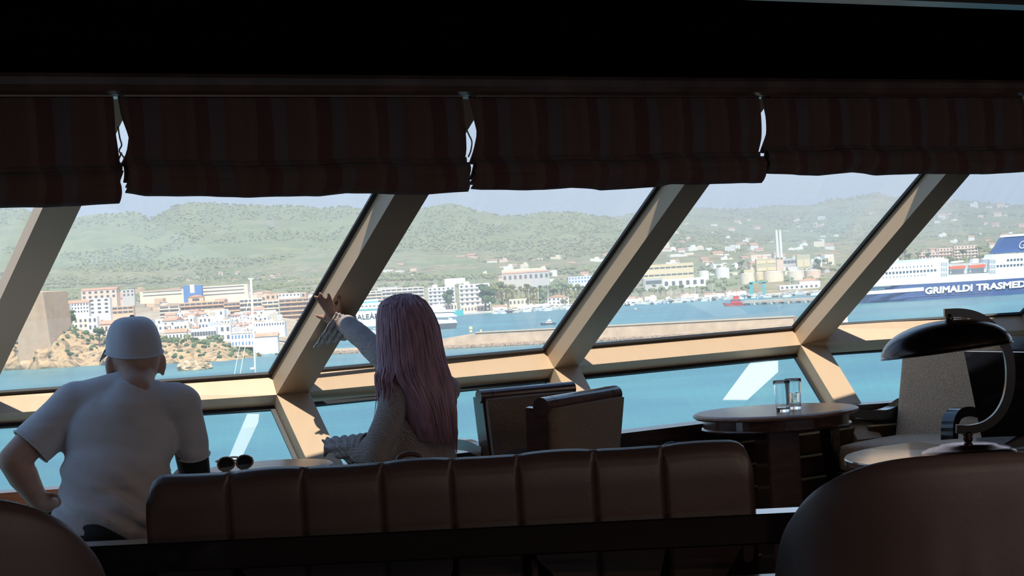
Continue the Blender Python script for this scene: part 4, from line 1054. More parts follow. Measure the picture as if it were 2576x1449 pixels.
def rock_blob(c, s, seed, fl=3):
    bm = bmesh.new(); bmesh.ops.create_icosphere(bm, subdivisions=fl, radius=1)
    for v in bm.verts:
        k = 1 + .35 * noise.noise(v.co * 1.7 + V((seed, 0, 0))) + .18 * noise.noise(v.co * 4 + V((0, seed, 0)))
        v.co = V((v.co.x * s[0] * k + c[0], v.co.y * s[1] * k + c[1], v.co.z * s[2] * k + c[2]))
    return tomesh(bm)
islm = mat('islet_rock', (.50, .40, .28), .95, 0, .1, col2=(.20, .15, .10), ns=.5, det=8)
c = at_z(488, 930, SEA); isl = link('rock_islet', joinm([rock_blob((c.x + dx, c.y + dy, SEA + .6), (sx, 3.5, sz), k) for k, (dx, dy, sx, sz) in enumerate(((-3, 0, 4.0, 3.6), (1.2, .5, 3.6, 3.4), (4.6, 0, 3.2, 2.6), (.5, -2.2, 5.5, 1.5)))]), islm)
tag(recentre(isl), 'pale bare rock islet in front of the cliff', 'rock')
# ================================================================== breakwater
def breakwater():
    a = at_z(780, 893, SEA); b = at_z(2000, 834, SEA); d = (b - a).normalized(); n = V((d.y, -d.x, 0)); L = (b - a).length
    e = empty('breakwater', a, 'long pale stone breakwater crossing the harbour', 'breakwater')
    M = mat('breakwater_stone', (.42, .32, .235), .95, 0, .1, col2=(.33, .25, .18), ns=.25, det=8)
    h = 6.4; hh = lambda t: h * max(0.35, min(1, (t - 25) / 60))
    secs = [0, 20, 40, 60, 85, 100, 140, L]
    parts = []
    for s0, s1 in zip(secs, secs[1:]):
        q = lambda s: [a + d * s + n * 4 - UP * 1.5, a + d * s + n * 1.0 + UP * hh(s), a + d * s - n * 7 + UP * hh(s), a + d * s - n * 9 - UP * 1.5]
        parts.append(hexa(q(s0), q(s1)))
    link('wall', joinm(parts), M, e)
    k0 = a + d * 85 + UP * h; k1 = b + UP * h
    link('coping', hexa([k0 + n * 1.5, k0 - n * 1, k0 - n * 1 + UP * .5, k0 + n * 1.5 + UP * .5], [k1 + n * 1.5, k1 - n * 1, k1 - n * 1 + UP * .5, k1 + n * 1.5 + UP * .5]), mat('coping_stone', (.50, .40, .30), .9), e)
    # landward spit of rubble and the low toe of rocks
    r_ = random.Random(9); items = []
    for i in range(2600):
        s = r_.uniform(-5, L + 6); k = r_.random(); off = 3.0 + 3.5 * k; r = r_.uniform(.45, 1.0); p = a + d * s + n * off; items.append((p.x, p.y, SEA + .9 * (1 - k) + r * .1, r))
    ru = link('rubble', blobs(items, .8), mat('rubble_rock', (.30, .23, .18), .95, 0, .1, col2=(.17, .13, .10), ns=.6), e); ru['kind'] = 'stuff'
    for k, (x, s, lab) in enumerate(((1187, (1.5, 2.4), 'small yellow navigation light on the breakwater'), (1212, (.9, .9), 'tiny pale bollard on the breakwater right of the navigation light'))):
        q = at(x, 836, (a + d * 10).y); t = (q.x - a.x) / d.x; p = a + d * t + UP * (h + .5) - n * .2; p.z = a.z + h + .5
        o = link('harbour_light', joinm([lathe([(0, 0), (s[0] * .5, 0), (s[0] * .4, s[1] * .6), (s[0] * .6, s[1] * .62), (s[0] * .55, s[1]), (0, s[1] * 1.1)], 10, p)]), mat('light_yellow', (.75, .62, .30), .7)); recentre(o); tag(o, lab, 'harbour light')
    # end of the mole with its white hut
    p = at_z(2120, 822, SEA); M2 = mat('mole_concrete', (.62, .56, .50), .9, nz=.2, ns=.5)
    o = link('mole_head', joinm([hexa([b + V((0, -3, -1)), b + V((0, 6, -1)), b + V((0, 6, 1.6)), b + V((0, -3, 1.6))], [p + V((8, -3, -1)), p + V((8, 6, -1)), p + V((8, 6, 1.6)), p + V((8, -3, 1.6))])]), M2); tag(recentre(o), 'low concrete head at the right end of the breakwater', 'jetty')
    c = at(2116, 820, p.y + 2); bm = bmesh.new(); box_bm(bm, (c.x, c.y, SEA + 3.6), (5.6, 4, 4.4), None, .5)
    hut = empty('white_hut', (c.x, c.y, SEA + 1.5), 'white hut standing on the breakwater head', 'hut'); link('wall', tomesh(bm), mat('hut_white', (.85, .85, .84), .8), hut); link('roof', box((c.x, c.y, SEA + 5.95), (6.0, 4.4, .3)), mat('hut_white', (.85, .85, .84), .8), hut)
breakwater()
# ================================================================== buildings
PAL = {'white': (.82, .80, .77), 'cream': (.80, .70, .56), 'tan': (.66, .46, .31), 'brown': (.55, .36, .25), 'yellow': (.74, .62, .40), 'grey': (.55, .53, .52), 'pink': (.76, .56, .46), 'olive': (.50, .47, .33), 'blue': (.09, .22, .50), 'terra': (.58, .32, .21), 'pale': (.70, .74, .80)}
def bm_(k): return mat('render_' + k, PAL[k], .9, 0, .2, nz=.10, ns=.15)
paneM = mat('house_window', (.10, .115, .14), .25, 0, .5); roofT = mat('roof_tile', (.55, .30, .20), .9, nz=.3, ns=.4)
UNIT = box((0, 0, 0), (1, 1, 1)); UNIT.materials.append(paneM)
def piece(name, par, c, s, M=None, me=UNIT):
    o = bpy.data.objects.new(name, me); C.objects.link(o); o.parent = par; o.location = c; o.scale = s
    if M is not None:
        key = 'unit_' + M.name
        if key not in bpy.data.meshes:
            q = UNIT.copy(); q.name = key; q.materials.clear(); q.materials.append(M)
        o.data = bpy.data.meshes[key]
    return o
def building(rect, D, col, label, floors=0, bays=0, depth=None, strip=False, balc=False, roof=None, group=None, cat='building', name='building', rz=0, base=25, wcol=None, side=True, gable=False, thin=False):
    x0, y0, x1, y1 = rect; k = D / F; xm = (x0 + x1) / 2
    W = (x1 - x0) * k; H = (y1 - y0) * k; dp = depth or max(6, W * .5); p = at(xm, y1, D)
    e = empty(name, p, label, cat, group, rz)
    piece('wall', e, (0, dp / 2, (H - base) / 2), (W, dp, H + base), bm_(col))
    if roof == 'flat': piece('roof', e, (0, dp / 2, H + .2), (W + .6, dp + .6, .4), bm_('terra') if col in ('cream', 'tan') else bm_('cream'))
    elif roof == 'tower': piece('roof_hut', e, (-W * .25, dp / 2, H + 1.2), (W * .18, dp * .4, 2.6), bm_(col))
    if gable or roof == 'tile':
        hg = max(1.2, W * .14) if gable else 1.8; pts = [V((-W / 2 - .4, -.4, H)), V((W / 2 + .4, -.4, H)), V((0, -.4, H + hg))] if gable else None
        if gable: me = prism(pts, (0, dp + .8, 0))
        else: me = prism([V((-W / 2 - .4, -.4, H)), V((-W / 2 - .4, dp + .4, H)), V((-W / 2 - .4, dp / 2, H + hg))], (W + .8, 0, 0))
        o = link('roof', me, roofT if roof == 'tile' else bm_('terra'), e, local=True)
    if floors:
        fh = H / floors
        for f in range(floors):
            zc = (f + .5) * fh
            if strip: 
                nb = max(1, bays); bw = W / nb
                for b in range(nb): piece('window', e, (-W / 2 + (b + .5) * bw, -.02, zc + .1), (bw * .86, .5, fh * (.42 if not thin else .2)), wcol)
            else:
                bw = W / bays
                for b in range(bays): piece('window', e, (-W / 2 + (b + .5) * bw, -.02, zc), (bw * .46, .3, fh * .48), wcol)
            if balc: piece('balcony', e, (0, -.6, f * fh + fh * .12), (W * .97, 1.2, fh * .26), bm_(balc))
    return e
# castle bastion
def bastion():
    D = 985; P4 = [at(40, 797, D), at(131, 797, D), at(107, 735, D), at(40, 735, D)]
    o = link('castle_bastion', hexa([q - UP * (30 if i < 2 else 0) for i, q in enumerate(P4)], [q + V((3, 40, -(30 if i < 2 else 0))) for i, q in enumerate(P4)]), mat('bastion_stone', (.45, .31, .20), .95, nz=.15, ns=.3))
    recentre(o); tag(o, 'sloping tan stone castle bastion above the cliff', 'fortress')
    return o
bastion()
B = building
W_ = 'white'
B((120, 762, 149, 806), 1130, 'white', 'white house right beside the castle bastion', 3, 3, name='house', cat='house')
B((150, 769, 176, 814), 1100, 'white', 'narrow white house with tall dark windows near the bastion', 3, 2, name='house', cat='house')
B((172, 762, 224, 788), 1350, 'white', 'long white house with red roof above the cliff', 3, 7, roof='tile', name='house', cat='house')
B((224, 750, 278, 790), 1400, 'white', 'tall white block with blank pale gable left of the cap', 4, 3, name='apartment_block')
B((205, 729, 294, 752), 1750, 'pink', 'pinkish terracotta roofed block at the town edge below the hill', 2, 6, roof='tile')
B((308, 728, 338, 746), 1800, 'grey', 'grey blue block left of the long hotel', 2, 3)
B((283, 770, 336, 790), 1350, 'tan', 'orange terrace house just above the white cap', 2, 4, strip=True, name='house', cat='house')
B((186, 800, 222, 826), 1080, 'cream', 'cream house with blue shutters above the cliff', 2, 3, name='house', cat='house')
B((222, 796, 246, 832), 1060, 'white', 'white house with grey door beside the cream house', 2, 2, name='house', cat='house')
B((252, 815, 285, 838), 1040, 'pink', 'red roofed low house just left of the cap', 1, 3, roof='tile', name='house', cat='house')
# long hotel with blue core
B((352, 729, 466, 746), 1950, 'cream', 'left cream wing of the long hotel', 2, 1, strip=True, roof='flat', thin=True)
B((498, 718, 624, 744), 1950, 'cream', 'right cream wing of the long hotel behind the mast', 3, 1, strip=True, thin=True)
B((462, 718, 508, 744), 1930, 'blue', 'bright blue core joining the two hotel wings')
B((478, 716, 488, 729), 1915, 'white', 'white lift shaft on the blue hotel core', base=3)
# brown apartment blocks
B((402, 769, 452, 796), 1420, 'cream', 'brown and white block with long dark balconies right of the cap', 3, 2, strip=True, balc='cream', roof='flat', name='apartment_block')
B((452, 759, 566, 802), 1450, 'tan', 'large orange brown apartment block with a gable in the town', 4, 8, strip=True, balc='tan', name='apartment_block')
B((474, 747, 512, 760), 1455, 'tan', 'gabled orange penthouse on the large brown block', 1, 1, gable=True, base=2)
B((566, 760, 606, 806), 1440, 'brown', 'shaded brown block left of the sailing mast', 4, 4, strip=True, balc='tan', name='apartment_block')
B((606, 751, 662, 808), 1420, 'cream', 'cream apartment block directly behind the sailing mast', 5, 5, strip=True, balc='cream', name='apartment_block')
B((662, 756, 704, 808), 1400, 'cream', 'cream apartment block right of the sailing mast', 5, 3, strip=True, balc='yellow', name='apartment_block')
B((705, 750, 795, 804), 1430, 'brown', 'brown brick apartment block left of the slanted mullion', 5, 6, strip=True, balc='tan', name='apartment_block')
B((668, 738, 770, 752), 1800, 'tan', 'tan rooftop row behind the brown brick block', 1, 8)
B((700, 738, 755, 746), 1700, 'white', 'white rooftop pavilion above the brown brick block', 1, 6)
# harbour-side white buildings
B((582, 838, 641, 872), 1010, 'white', 'white harbour office with small blue windows behind the mast', 2, 7, roof='flat', wcol=bm_('blue'), base=6)
B((641, 846, 700, 878), 1000, 'white', 'white boat shed with tan tiled roof right of the mast', 0, 0, roof='tile', base=6, name='shed', cat='shed')
B((636, 810, 716, 821), 1100, 'pale', 'long pavilion with bright blue roof edge right of the mast', 1, 12, base=6)
B((482, 828, 545, 850), 1040, 'white', 'white house with arcade of dark arches above the right cliff', 1, 9, strip=True, name='house', cat='house', base=8)
B((415, 836, 470, 858), 1030, 'white', 'low white house with arches right of the cap', 1, 6, roof='tile', name='house', cat='house', base=8)
B((540, 818, 582, 858), 1060, 'pale', 'pale house with barred window above the right cliff', 2, 3, name='house', cat='house', base=8)
# two white harbour blocks and cream blocks by the woman
B((1080, 722, 1147, 778), 1800, 'white', 'left one of two white harbour apartment blocks', 6, 6, balc='pale', roof='tower', name='apartment_block', depth=18)
B((1158, 714, 1235, 780), 1800, 'white', 'right one of two white harbour apartment blocks', 6, 6, balc='white', roof='tower', name='apartment_block', depth=18)
B((1090, 764, 1150, 784), 1785, 'cream', 'low cream arcade in front of the left white block', 1, 8, base=5)
B((1160, 770, 1225, 784), 1785, 'pink', 'low pink shops in front of the right white block', 1, 8, base=5)
B((905, 732, 962, 764), 1820, 'cream', 'cream apartment block left of the long pink hair', 4, 4, strip=True, balc='cream', name='apartment_block')
B((958, 724, 1068, 762), 1860, 'cream', 'cream apartment block behind the top of the pink hair', 4, 8, strip=True, balc='white', name='apartment_block')
B((950, 722, 1000, 732), 1990, 'grey', 'grey rooftop hall behind the cream blocks', 0, 0)
# middle plain
B((1264, 686, 1382, 706), 2350, 'grey', 'long grey school block with dark windows on the plain', 1, 9, roof='tile')
B((1262, 676, 1370, 684), 2550, 'cream', 'long pale warehouse roof behind the grey school block', 0, 0)
B((1118, 700, 1170, 706), 2500, 'white', 'long low white shed on the scrubby plain', 0, 0)
B((1430, 695, 1492, 712), 2250, 'pale', 'pale blue and white block left of the third mullion', 2, 8, wcol=bm_('blue'))
B((1378, 748, 1432, 766), 1815, 'white', 'white gabled yacht club house at the marina', 2, 5, gable=True, base=6)
B((1280, 752, 1330, 768), 1830, 'cream', 'cream marina cafe with awning', 1, 5, base=6)
# yellow works and power station
B((1618, 664, 1746, 700), 2300, 'yellow', 'long yellow industrial hall with two dark window rows', 2, 9, strip=True, thin=True)
B((1622, 700, 1668, 720), 2150, 'grey', 'grey hangar with a dark open front below the yellow hall', 1, 1, strip=True, base=8)
B((1668, 700, 1776, 722), 2170, 'white', 'long white shed below the yellow industrial hall', 1, 6, base=8)
B((1904, 650, 1957, 686), 2450, 'olive', 'olive power station block with yellow panels left of the chimneys', 2, 2, strip=True, wcol=bm_('yellow'))
B((2006, 640, 2040, 684), 2450, 'olive', 'olive and yellow power station block right of the chimneys', 1, 2, strip=True, wcol=bm_('yellow'))
B((1955, 644, 1972, 680), 2400, 'pink', 'pinkish concrete stem under the twin chimneys')
B((1972, 650, 2008, 684), 2470, 'grey', 'grey boiler house between chimneys and yellow block', 2, 4, strip=True)
for x, lab in ((1955.5, 'left one of the twin pale chimneys'), (1964.5, 'right one of the twin pale chimneys')):
    p = at(x + 1.5, 648, 2400); q = at(x, 578, 2400); h = q.z - p.z
    o = link('chimney', lathe([(0, 0), (1.75, 0), (1.45, h), (1.0, h), (1.0, h - 1), (0, h - 1)], 16, p), mat('chimney_pale', (.74, .74, .70), .8, nz=.08, ns=.2)); recentre(o); tag(o, lab, 'chimney', 'twin power station chimneys')
def tank(x0, y0, x1, y1, D, lab, col='cream', grp='fuel storage tanks'):
    p = at((x0 + x1) / 2, y1, D); k = D / F; r = (x1 - x0) * k / 2; h = (y1 - y0) * k
    e = empty('storage_tank', p, lab, 'tank', grp)
    link('shell', lathe([(0, -8), (r, -8), (r, h), (r * .98, h + .1), (0, h + .1)], 28, p), bm_(col), e, smooth=False); link('roof', lathe([(0, h + r * .12), (r * 1.01, h), (r * 1.01, h - .3), (0, h - .3)], 28, p), bm_('cream'), e)
tank(1863, 688, 1899, 708, 2150, 'leftmost cream fuel tank behind the red tug'); tank(1900, 686, 1922, 706, 2180, 'small cream fuel tank second from the left', 'yellow'); tank(1922, 684, 1972, 706, 2160, 'wide cream fuel tank below the chimneys')
tank(1982, 682, 2024, 704, 2160, 'cream fuel tank right of the chimneys'); tank(2024, 680, 2066, 704, 2170, 'rightmost cream fuel tank beside the mullion', 'pink'); tank(1800, 674, 1836, 696, 2350, 'large white tank standing right of the yellow hall', 'white'); tank(1758, 682, 1784, 700, 2330, 'smaller white tank next to the yellow hall', 'white')
B((1872, 678, 1898, 688), 2250, 'yellow', 'small yellow block above the fuel tanks')
B((2012, 706, 2064, 724), 1880, 'white', 'white gabled boat hall right of the teal travel lift', 0, 0, gable=True, base=6, name='shed', cat='shed')
B((1962, 716, 2060, 727), 1860, 'white', 'long white quay shed in front of the boat hall', 1, 8, base=5, name='shed', cat='shed')
# pink towers behind the ferry
B((2313, 634, 2362, 660), 2600, 'pink', 'leftmost pink apartment tower behind the ferry', 3, 6, balc='pink', name='apartment_block')
B((2358, 624, 2398, 658), 2620, 'pink', 'middle pink apartment tower behind the ferry', 4, 5, balc='pink', name='apartment_block')
B((2402, 618, 2462, 656), 2640, 'pink', 'rightmost pink apartment tower behind the ferry', 5, 7, balc='cream', name='apartment_block')
# ---- the mass of small houses
HM = {}
def house_mesh(kind, col):
    key = (kind, col)
    if key in HM: return HM[key]
    bm = bmesh.new(); box_bm(bm, (0, .5, -.4), (1, 1, 2.0 - .2))
    if kind == 1:
        for q in [(-.5, 0), (.5, 0)]: pass
        v = [bm.verts.new(q) for q in ((-.54, -.05, .5), (.54, -.05, .5), (.54, 1.05, .5), (-.54, 1.05, .5), (-.54, .5, .82), (.54, .5, .82))]
        fs = [bm.faces.new([v[i] for i in f]) for f in ((0, 1, 5, 4), (2, 3, 4, 5), (0, 4, 3), (1, 2, 5), (0, 3, 2, 1))]
        for f in fs: f.material_index = 1
    elif kind == 2: box_bm(bm, (.2, .5, .62), (.4, .6, .26))
    me = tomesh(bm, 'house'); me.materials.append(bm_(col)); me.materials.append(roofT); HM[key] = me; return me
def houses(n, xr, yr, size, pal, label, group, seed, avoid=(), win=False, tile=.3, cat='house', name='house'):
    r_ = random.Random(seed); cnt = 0; tries = 0
    while cnt < n and tries < n * 20:
        tries += 1
        x = r_.uniform(*xr); y = r_.uniform(*yr) if not callable(yr) else yr(x, r_.random())
        if any(a <= x <= c_ and b <= y <= d_ for a, b, c_, d_ in avoid): continue
        D = terr_D(x, y); k = D / F; W = r_.uniform(*size) * k; H = W * r_.uniform(.38, .75); dp = r_.uniform(7, 12); p = at(x, y, D)
        kind = 1 if r_.random() < tile else r_.choice((0, 2)); col = r_.choice(pal)
        o = bpy.data.objects.new(name, house_mesh(kind, col)); C.objects.link(o); o.location = (p.x, p.y, p.z + H * .5 - .5); o.scale = (W, dp, H); o.rotation_euler.z = r_.uniform(-.5, .5)
        tag(o, ('%s %s ' % (dict(white='white', cream='cream', pink='pinkish', tan='tan', grey='grey', pale='pale blue')[col], ('flat roofed', 'tile roofed', 'stepped')[kind])) + label, cat, group); cnt += 1
        if win:
            nb = r_.choice((2, 3))
            for b in range(nb):
                w_ = piece('window', o, ((b + .5) / nb - .5, -.005, r_.choice((.1, .15))), (.14, .03, .3))
# old town on the slope above the cliff
av = [(118, 740, 340, 840), (400, 755, 800, 806), (580, 830, 705, 880)]
houses(92, (400, 700), (792, 850), (16, 38), ['white', 'white', 'white', 'cream', 'pale'], 'old town house above the right cliff', 'white old town houses right of the cap', 21, [], True, .25)
houses(36, (125, 300), (785, 838), (14, 26), ['white', 'white', 'cream'], 'old town house between bastion and cap', 'white old town houses left of the cap', 22, [], True, .3)
houses(74, (180, 800), (742, 782), (14, 30), ['white', 'cream', 'pink', 'tan'], 'town house between hotel and brown blocks', 'town roofs below the hotel', 23, [], False, .4, name='town_house')
houses(22, (470, 760), (684, 712), (6, 13), ['white', 'white', 'cream', 'pink'], 'villa on the slope above the hotel', 'villas above the hotel', 24, cat='villa', name='villa')
houses(70, (940, 1600), (650, 716), (8, 26), ['white', 'cream', 'pink', 'white'], 'house on the scrubby plain', 'houses on the middle plain', 25, [(1075, 690, 1240, 790)])
houses(86, (1630, 2110), (622, 676), (10, 30), ['white', 'white', 'cream', 'white'], 'suburb building below the far hills', 'white suburb buildings', 26, name='suburb_building', avoid=[(1900, 570, 1975, 640)])
houses(18, (1780, 2100), (668, 702), (10, 26), ['white', 'cream', 'grey'], 'shed among the tanks', 'sheds among the tanks', 27, cat='shed', name='shed')
houses(38, (1640, 2120), (548, 625), (8, 18), ['white', 'white', 'pink', 'cream'], 'villa on the hillside around the chimneys', 'villas behind the chimneys', 28, cat='villa', name='villa')
houses(56, (2190, 2576), (520, 640), (8, 20), ['white', 'white', 'cream', 'pink'], 'villa on the hillside above the ferry', 'villas above the ferry', 29, cat='villa', name='villa')
# ---- trees one can tell apart
def tree_mesh(seed, tall):
    r_ = random.Random(seed); items = []
    for i in range(7):
        items.append((r_.uniform(-.45, .45), r_.uniform(-.45, .45), r_.uniform(.45, .95) * tall, r_.uniform(.35, .55)))
    return blobs(items, .8)
TM = []
for s in range(4):
    a = tree_mesh(s, 1.3 if s != 3 else 2.2); a.materials.append(bush if s % 2 else pine); b_ = lathe([(0, -2), (.12, -2), (.09, .6), (0, .6)], 6); b_.materials.append(mat('bark', (.14, .10, .07), .9)); TM.append((a, b_))
def tree(x, y, hpx, label, group, seed, D=None, k=None):
    D = D or terr_D(x, y); p = at(x, y, D); s = hpx * D / F / 1.6; a, b_ = TM[k if k is not None else seed % 3]
    e = empty('tree', p, label, 'tree', group, seed * 1.3)
    for nm, me in (('crown', a), ('trunk', b_)):
        o = bpy.data.objects.new(nm, me); C.objects.link(o); o.parent = e; o.scale = (s, s, s)
r_ = random.Random(31)
for i in range(60): tree(r_.uniform(1238, 1490), r_.uniform(728, 744), r_.uniform(12, 22), 'pine of the dark stand behind the marina', 'pines behind the marina', i, 1900 + r_.random() * 150)
for i in range(26): tree(r_.uniform(1240, 1450), r_.uniform(752, 772), r_.uniform(8, 16), 'green bush on the marina lawn', 'bushes on the marina lawn', i, 1810 + 40 * r_.random())
for i in range(34): tree(r_.uniform(1560, 1900), r_.uniform(724, 742), r_.uniform(7, 14), 'green bush on the waterside field', 'bushes on the waterside field', i, 1880 + 100 * r_.random())
for i in range(24): tree(r_.uniform(1760, 2090), r_.uniform(668, 700), r_.uniform(10, 22), 'dark tree among the tanks and sheds', 'trees among the tanks', i)
for i in range(26): tree(r_.uniform(2170, 2520), r_.uniform(628, 662), r_.uniform(8, 18), 'dark tree behind the ferry', 'trees behind the ferry', i, 2500)
tree(181, 830, 34, 'slim dark cypress between the white houses near the bastion', None, 3, 1060, 3)
tree(122, 815, 22, 'round dark bush at the foot of the bastion', None, 1, 1010, 0)
tree(250, 852, 30, 'light green tree just left of the cap', None, 1, 1000, 1)
for i, x in enumerate((470, 490, 530, 555, 548)): tree(x, 862 + i % 2 * 6, 22, 'green bush on the rim of the right cliff', 'bushes on the right cliff rim', i, 1000)
for i, x in enumerate((1222, 1232, 1128)):  # palms beside the white blocks
    tree(x, 778, (44, 36, 34)[i], 'tall dark palm in front of the white harbour blocks', 'palms before the white blocks', i, 1775, 3)
# green lawns behind the marina
# ================================================================== boats and ships
shipW = mat('ship_white', (.84, .86, .86), .5); shipB = mat('ship_blue', (.05, .10, .26), .45); shipR = mat('ship_red', (.60, .05, .05), .5); shipD = mat('ship_dark', (.07, .08, .10), .4); shipO = mat('lifeboat_orange', (.75, .16, .07), .5); shipT = mat('ship_teal', (.05, .42, .45), .5); teakM = mat('deck_tan', (.55, .42, .30), .8)
def px_prism(pts, D, d): return prism([at(x, y, D) for x, y in pts], (0, d, 0))
def ferry():
    D = 1275; A = lambda x, y, o=0: at(x, y, D + o); k = D / F
    e = empty('car_ferry', at_z(2420, 752, SEA), 'white and navy car ferry with large white lettering', 'ship')
    xb, xs, beam = 2118, 2960, 25.0
    top = lambda x: 722.5 - (x - 2190) * .0615 - max(0, (2190 - x)) * .10
    bot = lambda x: 768.5 - (x - 2150) * .0615
    def hull(u, v, t0, t1):
        x = xb + (xs - xb) * u; fl = 1 - .22 * (1 - v) if u < .2 else 1; L = (x - xb) * k
        hb = beam / 2 * min(1, (max(0, L) / 42) ** .62) * (1 if v > .5 else min(1, .75 + .5 * v + L / 200))
        y = bot(x) + (top(x) - bot(x)) * (t0 + (t1 - t0) * v); p = A(x, y); p.y = D + beam / 2 - hb; return p
    def shell(t0, t1, M, nm):
        a = grid_mesh(lambda u, v: hull(u, v, t0, t1), 90, 6)
        b = grid_mesh(lambda u, v: V((hull(u, v, t0, t1).x, 2 * D + beam - hull(u, v, t0, t1).y, hull(u, v, t0, t1).z)), 90, 6)
        return link(nm, joinm([a, b]), M, e)
    shell(-.06, .012, shipR, 'boot_topping'); shell(.01, 1, shipB, 'hull')
    link('deck', px_prism([(2124, 726), (2960, 675), (2960, 677), (2124, 729)], D + 2, beam - 4), shipW, e)
    def slab(pts, nm, M=shipW, o=.4, d=24): return link(nm, px_prism(pts, D + o, d), M, e)
    slab([(2178, top(2178)), (2386, top(2386)), (2386, 651), (2356, 650), (2349, 654), (2243, 667), (2238, 672), (2215, 697), (2190, 712)], 'superstructure')
    slab([(2240, 667), (2255, 656), (2350, 649.5), (2356, 650), (2349, 655)], 'upper_deck_screen', mat('screen_glass', (.42, .52, .53), .3), 6, 10)
    slab([(2236, 668), (2252, 640), (2258, 640), (2262, 657)], 'bridge_wing', shipW, 8, 8)
    slab([(2352, 652), (2360, 648), (2372, 648), (2380, 655), (2380, 662), (2352, 662)], 'radar_house', shipW, 2, 10)
    slab([(2386, top(2386)), (2489, top(2489)), (2489, 686), (2386, 692)], 'side_plating')
    slab([(2386, 690), (2489, 684), (2489, 660), (2386, 664)], 'boat_recess', mat('recess_grey', (.45, .50, .52), .7), 5, 14)
    slab([(2398, 662), (2424, 659), (2424, 655), (2400, 657)], 'deck_house', shipW, 6, 8); slab([(2446, 662), (2462, 660), (2462, 650), (2448, 652)], 'deck_house', shipW, 6, 8)
    slab([(2489, top(2489)), (2960, top(2960)), (2960, 620), (2620, 634), (2500, 640), (2495, 650), (2489, 652)], 'superstructure')
    slab([(2502, 638), (2640, 630), (2640, 588), (2528, 596)], 'funnel', shipB, 4, 14)
    slab([(2528, 596.5), (2640, 588.5), (2640, 583), (2532, 591)], 'funnel_cap', shipW, 3.6, 15)
    # belly stripe
    link('white_stripe', px_prism([(2173, 733.2), (2324, 722.3), (2324, 731.8), (2173, 741.5)], D - .30, .25), shipW, e)
    link('rubbing_strake', px_prism([(2246, 749.2), (2488, 735.2), (2488, 736), (2246, 750)], D - .35, .3), mat('strake_blue', (.10, .20, .45), .5), e)
    for i in range(16):
        x = 2221.5 + i * 8.75; y = 687.6 - i * .55
        link('window', px_prism([(x - 2.7, y + 2.4), (x + 2.7, y + 2.1), (x + 2.7, y - 2.4), (x - 2.7, y - 2.1)], D + .1, .4), paneM, e)
    for i in range(14):
        x = 2213 + i * 8.8; y = 698.4 - i * .55; link('porthole', px_prism([(x - .9, y + 1), (x + .9, y + 1), (x + .9, y - 1), (x - .9, y - 1)], D + .1, .4), paneM, e)
    for i in range(13):
        x = 2236 + i * 9; y = 674.5 - i * .55; link('porthole', px_prism([(x - 1, y + 1.6), (x + 1, y + 1.6), (x + 1, y - 1.6), (x - 1, y - 1.6)], D + .1, .4), paneM, e)
    for r in range(2):
        for i in range(9 if r == 0 else 5):
            x = 2510 + i * 8.5 + r * 26; y = 669 - i * .5 - r * 15; link('window', px_prism([(x - 2.7, y + 2.3), (x + 2.7, y + 2), (x + 2.7, y - 2.3), (x - 2.7, y - 2)], D + .1, .4), paneM, e)
    for cx, cy in ((2375, 664), (2496, 657)):
        for r in range(3):
            for i in range(4):
                x = cx - 6.6 + i * 4.4; y = cy + r * 13; link('window', px_prism([(x - 1.1, y + 4), (x + 1.1, y + 4), (x + 1.1, y - 4), (x - 1.1, y - 4)], D + .1, .4), mat('tower_glass', (.30, .38, .42), .3), e)
    for x0, y0, x1 in ((2389, 674, 2430), (2438, 671, 2480)):
        lb = link('lifeboat', px_prism([(x0, y0 - 1), (x0 + 4, y0 + 3.5), (x1 - 5, y0 + 2), (x1, y0 - 4), (x1 - 2, y0 - 6.5), (x0, y0 - 3)], D + .6, 3.4), shipO, e)
        link('keel', px_prism([(x0 + 1, y0 + 1), (x0 + 6, y0 + 5.4), (x1 - 7, y0 + 4), (x1 - 1, y0 - 2)], D + .9, 2.8), shipW, lb)
        for x in (x0 + 3, x1 - 3): link('davit', px_prism([(x - 1, y0 + 14), (x + 1, y0 + 14), (x + 1, y0 - 8), (x - 1, y0 - 8)], D + 1.8, 1), shipW, e)
    def letters(s, xl, yl, xr, yr, hpx, M, o, nm, sh=.12, bold=.0):
        me = text_mesh(s, 1.0, .0, 0, 0); cs = np.array([v.co[:] for v in me.vertices]); x0, x1 = cs[:, 0].min(), cs[:, 0].max(); y0, y1 = cs[:, 1].min(), cs[:, 1].max(); bpy.data.meshes.remove(me)
        me = text_mesh(s, 1.0, .02, 0, bold); a, b = A(xl, yl, o), A(xr, yr, o); ux = (b - a); uz = UP * hpx * k
        for v in me.vertices:
            tx = (v.co.x - x0) / (x1 - x0); tz = (v.co.y - y0) / (y1 - y0); v.co = a + ux * tx + uz * (tz) + (ux.normalized() * sh * hpx * k * tz) + V((0, -v.co.z * 5, 0))
        return link(nm, me, M, e)
    letters('GRIMALDI', 2328, 739.5, 2445, 731.5, 15.5, shipW, -.5, 'lettering', .10, .045)
    letters('TRASMED', 2456, 731, 2579, 721.5, 15.5, shipW, -.5, 'lettering', .10, .045)
    letters('CIUDAD DE GRANADA', 2166, 732, 2226, 727.5, 3.2, mat('name_teal', (.25, .55, .62), .5), -.35, 'ship_name', .0, .01)
    letters('G', 2561, 626, 2576, 625, 20, shipW, 3.4, 'funnel_emblem', .35, -.01)
ferry()
